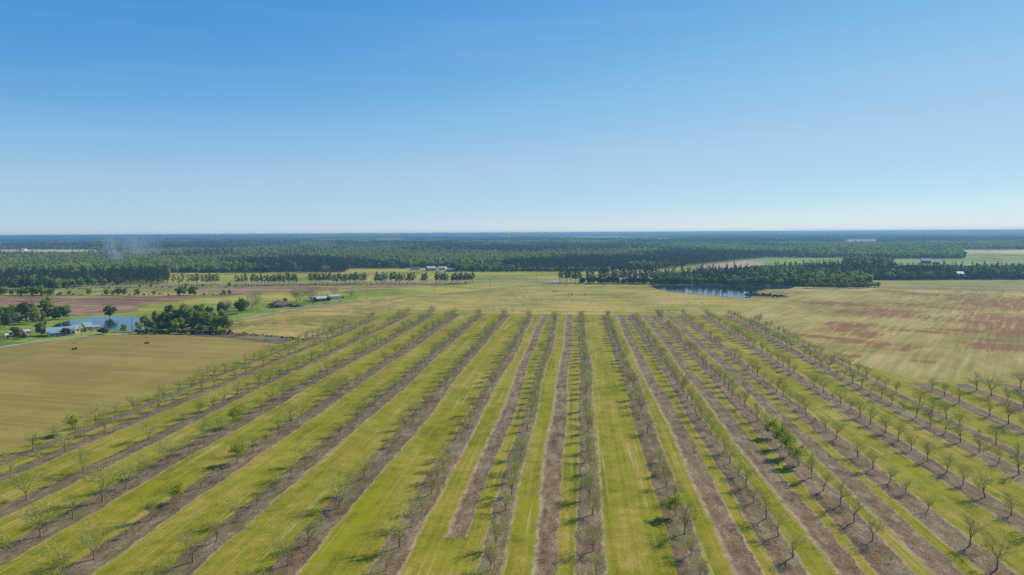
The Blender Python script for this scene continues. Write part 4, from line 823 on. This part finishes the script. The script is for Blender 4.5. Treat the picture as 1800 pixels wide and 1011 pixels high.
def house(name, A, B, depth, hw, hr, mw, mr, label, cat='house', wins=4, over=0.5, porch=None, chimney=False, hip=0.0, wings=()):
    """A,B: ground ends of the front wall; the house extends backwards (away from the camera)"""
    A = Vector((A[0], A[1], 0)); B = Vector((B[0], B[1], 0)); L = (B - A).length; d = (B - A).normalized(); e = empty(name, A, math.atan2(d.y, d.x)); tag(e, label, cat)
    def body(x0, x1, y0, y1, hw, hr, hip):
        w_ = MB(); w_.box(x0, x1, y0, y1, -0.1, hw); m = (y0 + y1) / 2
        if hip == 0:
            w_.poly([(x0, y0, hw), (x0, m, hr - .12), (x0, y1, hw)][::-1]); w_.poly([(x1, y0, hw), (x1, m, hr - .12), (x1, y1, hw)])
        put('wall', w_.mesh('wall', mw), e); r = MB(); o = over; zl = hw - 0.05; s = (hr - hw) / (m - y0); ze = hw - o * s + 0.05; t = 0.12
        pts_f = [(x0 - o, y0 - o, ze), (x1 + o, y0 - o, ze), (x1 + o - hip, m, hr), (x0 - o + hip, m, hr)]; pts_b = [(x1 + o, y1 + o, ze), (x0 - o, y1 + o, ze), (x0 - o + hip, m, hr), (x1 + o - hip, m, hr)]
        for q in (pts_f, pts_b):
            r.poly([(a_, b_, c + t) for a_, b_, c in q]); r.poly(q[::-1])
            for i in range(4): a_, b_ = q[i], q[(i + 1) % 4]; r.poly([a_, b_, (b_[0], b_[1], b_[2] + t), (a_[0], a_[1], a_[2] + t)])
        if hip:
            for q in ([(x0 - o, y1 + o, ze), (x0 - o, y0 - o, ze), (x0 - o + hip, m, hr)], [(x1 + o, y0 - o, ze), (x1 + o, y1 + o, ze), (x1 + o - hip, m, hr)]): r.poly([(a_, b_, c + t) for a_, b_, c in q]); r.poly(q[::-1])
        ro = put('roof', r.mesh('roof', mr), e); return ro
    ro = body(0, L, 0, depth, hw, hr, hip)
    for (x0, x1, y0, y1, h1, h2) in wings: body(x0, x1, y0, y1, h1, h2, 0)
    if chimney: c = MB(); c.box(L * .3, L * .3 + .8, depth * .5 - .4, depth * .5 + .4, hr - .5, hr + .7); put('chimney', c.mesh('chimney', M_WALLD), ro)
    for i in range(wins):
        x = L * (i + 0.7) / (wins + .4)
        if i == wins // 2: b = MB(); b.box(x, x + 1, -.06, .02, 0, 2.1); put('door', b.mesh('door', M_WALLD if mw is not M_WALLD else M_WALLW), e)
        else: b = MB(); b.box(x, x + 1.5, -.05, .02, .9, 2.1); f = put('window', b.mesh('window', M_GLASS), e); b = MB(); b.box(x - .1, x + 1.6, -.09, -.052, .8, .9); b.box(x - .1, x + 1.6, -.09, -.052, 2.1, 2.2); b.box(x - .1, x, -.09, -.052, .9, 2.1); b.box(x + 1.5, x + 1.6, -.09, -.052, .9, 2.1); put('frame', b.mesh('frame', M_WHITE), f)
    if porch:
        x0, x1 = porch; b = MB(); b.poly([(x0, -3, 2.35), (x1, -3, 2.35), (x1, -over - .05, 2.7), (x0, -over - .05, 2.7)]); b.poly([(x0, -3, 2.25), (x0, -over - .05, 2.6), (x1, -over - .05, 2.6), (x1, -3, 2.25)]); b.poly([(x0, -3, 2.25), (x1, -3, 2.25), (x1, -3, 2.35), (x0, -3, 2.35)]); pr = put('porch_roof', b.mesh('porch_roof', mr), e)
        for k in range(4): xx = x0 + .2 + (x1 - x0 - .4) * k / 3; b = MB(); b.box(xx - .07, xx + .07, -2.9, -2.76, 0, 2.28); put('post', b.mesh('post', M_WHITE), e)
    return e
house('ranch_house', G(83, 592.3), G(132, 588.6), 9, 2.8, 4.9, M_WALLW, M_TEAL, 'long ranch house with pale teal metal roof below the left pond', wins=6, porch=(1.5, 9))
house('ranch_wing', G(131, 586.0), G(152, 583.0), 7, 2.7, 4.4, M_WALLB, M_TEAL, 'middle wing with teal roof joining the ranch house and the garage', wins=3)
house('garage_house', G(152, 583.5), G(163.5, 582.3), 9, 3.2, 5.4, M_WALLB, M_TEAL, 'taller teal-roofed building at the right end of the ranch house', wins=2, wings=((4.4, 8.2, 2, 7.5, 2.3, 2.9),))
house('shed', G(44, 589.8), G(54, 588.6), 5, 2.4, 3.2, M_WALLW, M_GREYROOF, 'small grey-roofed shed left of the ranch house', 'shed', wins=2, over=.3)
house('shed', G(9, 596), G(14.5, 595.6), 2.4, 2.1, 2.9, M_WALLW, M_WALLW, 'tiny white shed nearest the road at the left edge', 'shed', wins=1, over=.15)
house('shed', G(16.5, 590), G(19, 589.8), 2, 1.9, 2.4, M_WALLW, M_WALLW, 'tiny white box shed behind the brown-green bush', 'shed', wins=1, over=.1)
house('brick_house', G(483, 541.6), G(514, 539.4), 11, 2.7, 5.2, M_WALLD, M_MARROOF, 'low house with a maroon hipped roof beside the road', wins=5, hip=5.0, porch=(3, 9), chimney=True)
house('house', G(558, 531.2), G(577, 529.6), 8, 3.0, 4.6, M_GREENW, M_GREYROOF, 'green-walled house with a pale grey roof', wins=3)
house('mobile_home', G(580, 528.0), G(598.6, 526.6), 7, 3.4, 4.3, M_WALLW, M_GREYROOF, 'long white mobile home right of the green-walled house', 'mobile home', wins=4, over=.3)
house('outbuilding', G(548, 528.6), G(557, 528), 5, 2.6, 3.4, M_WALLW, M_GREYROOF, 'small white outbuilding left of the green-walled house', 'shed', wins=2, over=.3)
for (p0, p1, dp, h1, h2, mw, mr, lab) in (((725, 475.2), (738, 474.8), 12, 3.2, 5.5, M_WALLW, M_DARK, 'leftmost dark-roofed farmhouse at the wood edge beyond the highway'), ((752, 476.2), (767, 475.8), 14, 4, 7, M_WALLB, M_GREYROOF, 'central farmhouse with pale roof at the wood edge beyond the highway'),
                                          ((769, 475), (783, 475), 12, 4, 6, M_WALLW, M_GREYROOF, 'white barn right of the central farmhouse beyond the highway'), ((786, 477.6), (800, 477.3), 10, 3, 4.5, M_WALLD, M_METAL, 'rightmost dark shed at the wood edge beyond the highway')):
    house('farmhouse', G(*p0), G(*p1), dp, h1, h2, mw, mr, lab, wins=4)
house('barn', G(1620, 463.5), G(1637, 463.7), 16, 5, 9.5, M_WALLD, M_GREYROOF, 'dark barn with bright roof on the far green field', 'barn', wins=3)
house('barn_shed', G(1639, 464.5), G(1650, 464.7), 16, 4, 6, M_WALLD, M_METAL, 'low shed beside the dark barn on the far green field', 'shed', wins=2)
house('house', G(1684, 485), G(1695, 485), 8, 3, 5.5, M_WALLW, M_WHITE, 'white-roofed house half hidden in the tree belt at right', wins=2)
for (x_, y_, l_, lab) in ((330, 434.5, 12, 'white barn in the clearing far left of centre'), (318, 434.6, 8, 'smaller white barn left of the far clearing barn'), (36, 441, 7, 'tiny white farm shed on the pale far field'), (1115, 432.2, 4, 'tiny white house in the far woods above centre'), (1627, 422, 6, 'tiny white barn in the far right woods')):
    q = G(x_, y_); q2 = G(x_ + l_, y_); house('far_barn', q, q2, 14, 6, 9, M_WALLW, M_WHITE, lab, 'barn', wins=2)
# ------------------------------------------------------------------ poles, wires
def pole(px_, py_, h, lab, arm=True, lamp=False):
    q = G(px_, py_); e = empty('utility_pole', (q.x, q.y, 0), 0.3); tag(e, lab, 'utility pole', 'utility poles'); b = MB(); b.tube(Vector((0, 0, -.3)), Vector((0, 0, h)), .17, .11, 7, cap=True); put('pole', b.mesh('pole', M_WOOD), e)
    if arm:
        b = MB(); b.box(-1.1, 1.1, -.06, .06, h - .8, h - .62); ar = put('crossarm', b.mesh('crossarm', M_WOOD), e)
        for k in (-1, 0, 1): b = MB(); b.tube(Vector((k * .95, 0, h - .62)), Vector((k * .95, 0, h - .4)), .06, .04, 6, cap=True); put('insulator', b.mesh('insulator', M_METAL), ar)
    if lamp: b = MB(); b.tube(Vector((0, -.1, h - .5)), Vector((0, -1.4, h - .2)), .04, .04, 5); b.box(-.15, .15, -1.9, -1.4, h - .28, h - .12); put('lamp', b.mesh('lamp', M_WHITE), e)
    return e
for (x_, y_, h, lab, ar, lm) in ((232.5, 580.5, 9, 'utility pole at the right shore of the left pond', False, True), (17.5, 583.5, 10, 'utility pole behind the sheds at the left edge', True, False), (481, 551, 10, 'utility pole by the road left of the maroon-roofed house', True, False), (534.5, 536, 7, 'yard lamp pole right of the blue car', False, True), (645, 526.5, 10, 'utility pole by the road right of the mobile home', True, False),
                                 (763, 517, 10, 'utility pole by the road halfway to the junction', True, False), (861, 507.5, 10, 'utility pole by the road nearer the junction', True, False), (943, 497, 10, 'utility pole just left of the highway junction', True, False), (565.5, 522, 8, 'utility pole behind the green-walled house', True, False), (120, 578, 7, 'yard pole between ranch house and pond', False, True)):
    pole(x_, y_, h, lab, ar, lm)
# irrigation sprinkler carts on the hay field
def sprinkler(px_, py_, lab, rz):
    q = G(px_, py_); e = empty('irrigation_sprinkler', (q.x, q.y, 0), rz); tag(e, lab, 'irrigation sprinkler'); b = MB(); b.box(-.9, .9, -.07, .07, .3, .44); b.box(-.07, .07, -.8, .8, .3, .44); b.box(-.5, .5, -.3, .3, .44, .62); put('frame', b.mesh('frame', M_METAL), e)
    b = MB(); b.tube(Vector((0, 0, .6)), Vector((.1, 0, 3.5)), .11, .1, 8, cap=True); put('riser_pipe', b.mesh('riser', M_METAL), e)
    b = MB(); b.tube(Vector((.1, 0, 3.45)), Vector((1.1, .15, 3.75)), .1, .06, 8, cap=True); b.box(-.25, .2, -.15, .15, 3.35, 3.65); put('sprinkler_gun', b.mesh('gun', M_DARK), e)
    for (x_, y_) in ((-.8, 0), (.8, .7), (.8, -.7)): b = MB(); b.tube(Vector((x_, y_ - .12, .42)), Vector((x_, y_ + .12, .42)), .42, .42, 14, cap=True); put('wheel', b.mesh('wheel', M_TYRE), e)
    b = MB(); b.tube(Vector((.9, -.2, .75)), Vector((.9, .2, .75)), .4, .4, 12, cap=True); put('engine', b.mesh('engine', M_DARK), e)
sprinkler(130.5, 614.5, 'irrigation sprinkler on wheels in the hay field, nearer of the two', 0.2); sprinkler(257.5, 604, 'irrigation sprinkler on wheels in the hay field, farther of the two', -0.1)
# vehicles by the maroon-roofed house
def car(px_, py_, rz, mat, lab, big=False):
    q = G(px_, py_); e = empty('parked_car', (q.x, q.y, 0), rz); tag(e, lab, 'car'); b = MB(); L, W, H = (5.2, 1.9, 1.75) if big else (4.5, 1.75, 1.4); prof = [(-L / 2, .35), (L / 2, .35), (L / 2, .8), (L * .27, .95), (L * .12, H), (-L * .28, H), (-L * .42, .98), (-L / 2, .85)]
    n = len(prof); k = len(b.v); b.v += [Vector((x, -W / 2, z_)) for x, z_ in prof] + [Vector((x, W / 2, z_)) for x, z_ in prof]; b.f += [tuple(range(n)), tuple(range(2 * n - 1, n - 1, -1))]; b.mi += [0, 0]
    for i in range(n): j = (i + 1) % n; b.f.append((i, i + n, j + n, j)); b.mi.append(0)
    put('body', b.mesh('body', mat), e); b = MB(); b.box(-L * .26, L * .14, -W / 2 - .01, W / 2 + .01, 1.0, H - .12); put('window', b.mesh('window', M_GLASS), e)
    for sx in (-L * .3, L * .31):
        for sy in (-W / 2, W / 2): b = MB(); b.tube(Vector((sx, sy - .1, .33)), Vector((sx, sy + .1, .33)), .33, .33, 12, cap=True); put('wheel', b.mesh('wheel', M_TYRE), e)
M_BLUE = plain('blue_car_paint', (0.03, 0.06, 0.18), 0.3, 0.5, 0.05); M_BLACKP = plain('black_car_paint', (0.02, 0.02, 0.022), 0.3, 0.5, 0.05)
car(524, 538.6, 0.3, M_BLUE, 'dark blue truck parked right of the maroon-roofed house', True); car(517, 539.6, 0.2, M_BLACKP, 'dark car parked between house and blue truck'); car(474.5, 537.5, 0.1, M_BLACKP, 'dark car parked left of the maroon-roofed house'); car(480.5, 536.4, 0.4, M_BLUE, 'dark car parked behind the left corner of the maroon-roofed house', True)
# cattle in the pasture
M_COW = plain('dark_cow_hide', (0.035, 0.025, 0.02), 0.9, 0.1, 0.2); M_COWR = plain('red_cow_hide', (0.16, 0.06, 0.03), 0.9, 0.1, 0.2)
def cow(px_, py_, rz, mat, lab):
    q = G(px_, py_); b = MB(); b.blob((0, 0, 1.02), 1.05, .36, .42, 1, 10, 7, .1); b.blob((.85, 0, 1.15), .42, .22, .34, 2, 8, 6, .1); b.tube(Vector((1.0, 0, 1.15)), Vector((1.42, 0, .62)), .2, .13, 7); b.blob((1.52, 0, .46), .16, .13, .27, 3, 8, 6, .05)
    for s in (-1, 1):
        b.tube(Vector((1.44, s * .1, .68)), Vector((1.42, s * .28, .7)), .05, .02, 4)
        b.tube(Vector((.68, s * .2, .85)), Vector((.70, s * .2, .42)), .12, .07, 6); b.tube(Vector((.70, s * .2, .42)), Vector((.68, s * .2, 0)), .07, .055, 6)
        b.tube(Vector((-.75, s * .2, .9)), Vector((-.66, s * .2, .62)), .16, .09, 6); b.tube(Vector((-.66, s * .2, .62)), Vector((-.86, s * .2, .42)), .09, .065, 6); b.tube(Vector((-.86, s * .2, .42)), Vector((-.82, s * .2, 0)), .065, .055, 6)
    b.tube(Vector((-1.02, 0, 1.2)), Vector((-1.14, 0, .5)), .04, .03, 4)
    o = put('cow', b.mesh('cow', mat), None, (q.x, q.y, 0)); o.rotation_euler = (0, 0, rz); tag(o, lab, 'cow', 'cows grazing in the pasture')
cow(973, 513.6, 0.2, M_COW, 'leftmost dark cow grazing on the reddish pasture patch'); cow(979, 513.3, 2.9, M_COWR, 'reddish cow just right of the leftmost dark cow'); cow(998.7, 518.8, 1.0, M_COW, 'left cow of the pair grazing nearest the orchard'); cow(1004.3, 518.6, 0.1, M_COW, 'right cow of the pair grazing nearest the orchard'); cow(995, 502.8, 0.0, M_COW, 'dark cow grazing nearest the tall pines')
# ------------------------------------------------------------------ smoke, haze
def volume_box(name, x0, x1, y0, y1, z0, z1, mat):
    b = MB(); b.box(x0, x1, y0, y1, z0, z1); return tag(put(name, b.mesh(name, mat)), kind='stuff')
sm = N('wood_smoke'); sp_ = sm.n('ShaderNodeVolumePrincipled'); sp_.inputs['Color'].default_value = (0.60, 0.80, 1, 1)
q = G(202, 466); q2 = G(262, 462)
def ell(c, r, p=1.0):
    v = sm.pos(0, (1 / r[0], 1 / r[1], 1 / r[2]), c); ln = sm.n('ShaderNodeVectorMath', operation='LENGTH'); sm.l(v, ln.inputs[0]); return sm.math('SUBTRACT', 1.0, ln.outputs['Value'], clamp=True)
nz = sm.noise(sm.pos(0, (1, 1, .6)), 0.045, 4, 0.65, 1.2); nz = sm.ramp(nz, [(0.38, 0.0), (0.66, 1.0)])
d_ = sm.math('MULTIPLY', ell((q.x, q.y, 19), (17, 15, 13)), 0.6)
d_ = sm.math('ADD', d_, sm.math('MULTIPLY', ell((q.x - 10, q.y, 37), (15, 15, 25)), 0.11)); d_ = sm.math('ADD', d_, sm.math('MULTIPLY', ell((q.x + 38, q.y + 5, 36), (62, 34, 24)), 0.034))
sm.l(sm.math('MULTIPLY', d_, nz), sp_.inputs['Density']); sm.l(sp_.outputs[0], sm.out.inputs['Volume'])
tag(volume_box('smoke', q.x - 50, q.x + 140, q.y - 45, q.y + 60, 1, 62, sm.m), 'thin bluish white smoke rising from the woods at left', 'smoke')
hz = N('haze_air'); pv = hz.n('ShaderNodeVolumePrincipled'); pv.inputs['Color'].default_value = (0.22, 0.45, 0.70, 1); pv.inputs['Density'].default_value = HAZE_DENSITY; pv.inputs['Anisotropy'].default_value = 0.2
hz.l(pv.outputs[0], hz.out.inputs['Volume'])
volume_box('haze', -GS - 500, GS + 500, -2500, GS + 500, -1, 65, hz.m)
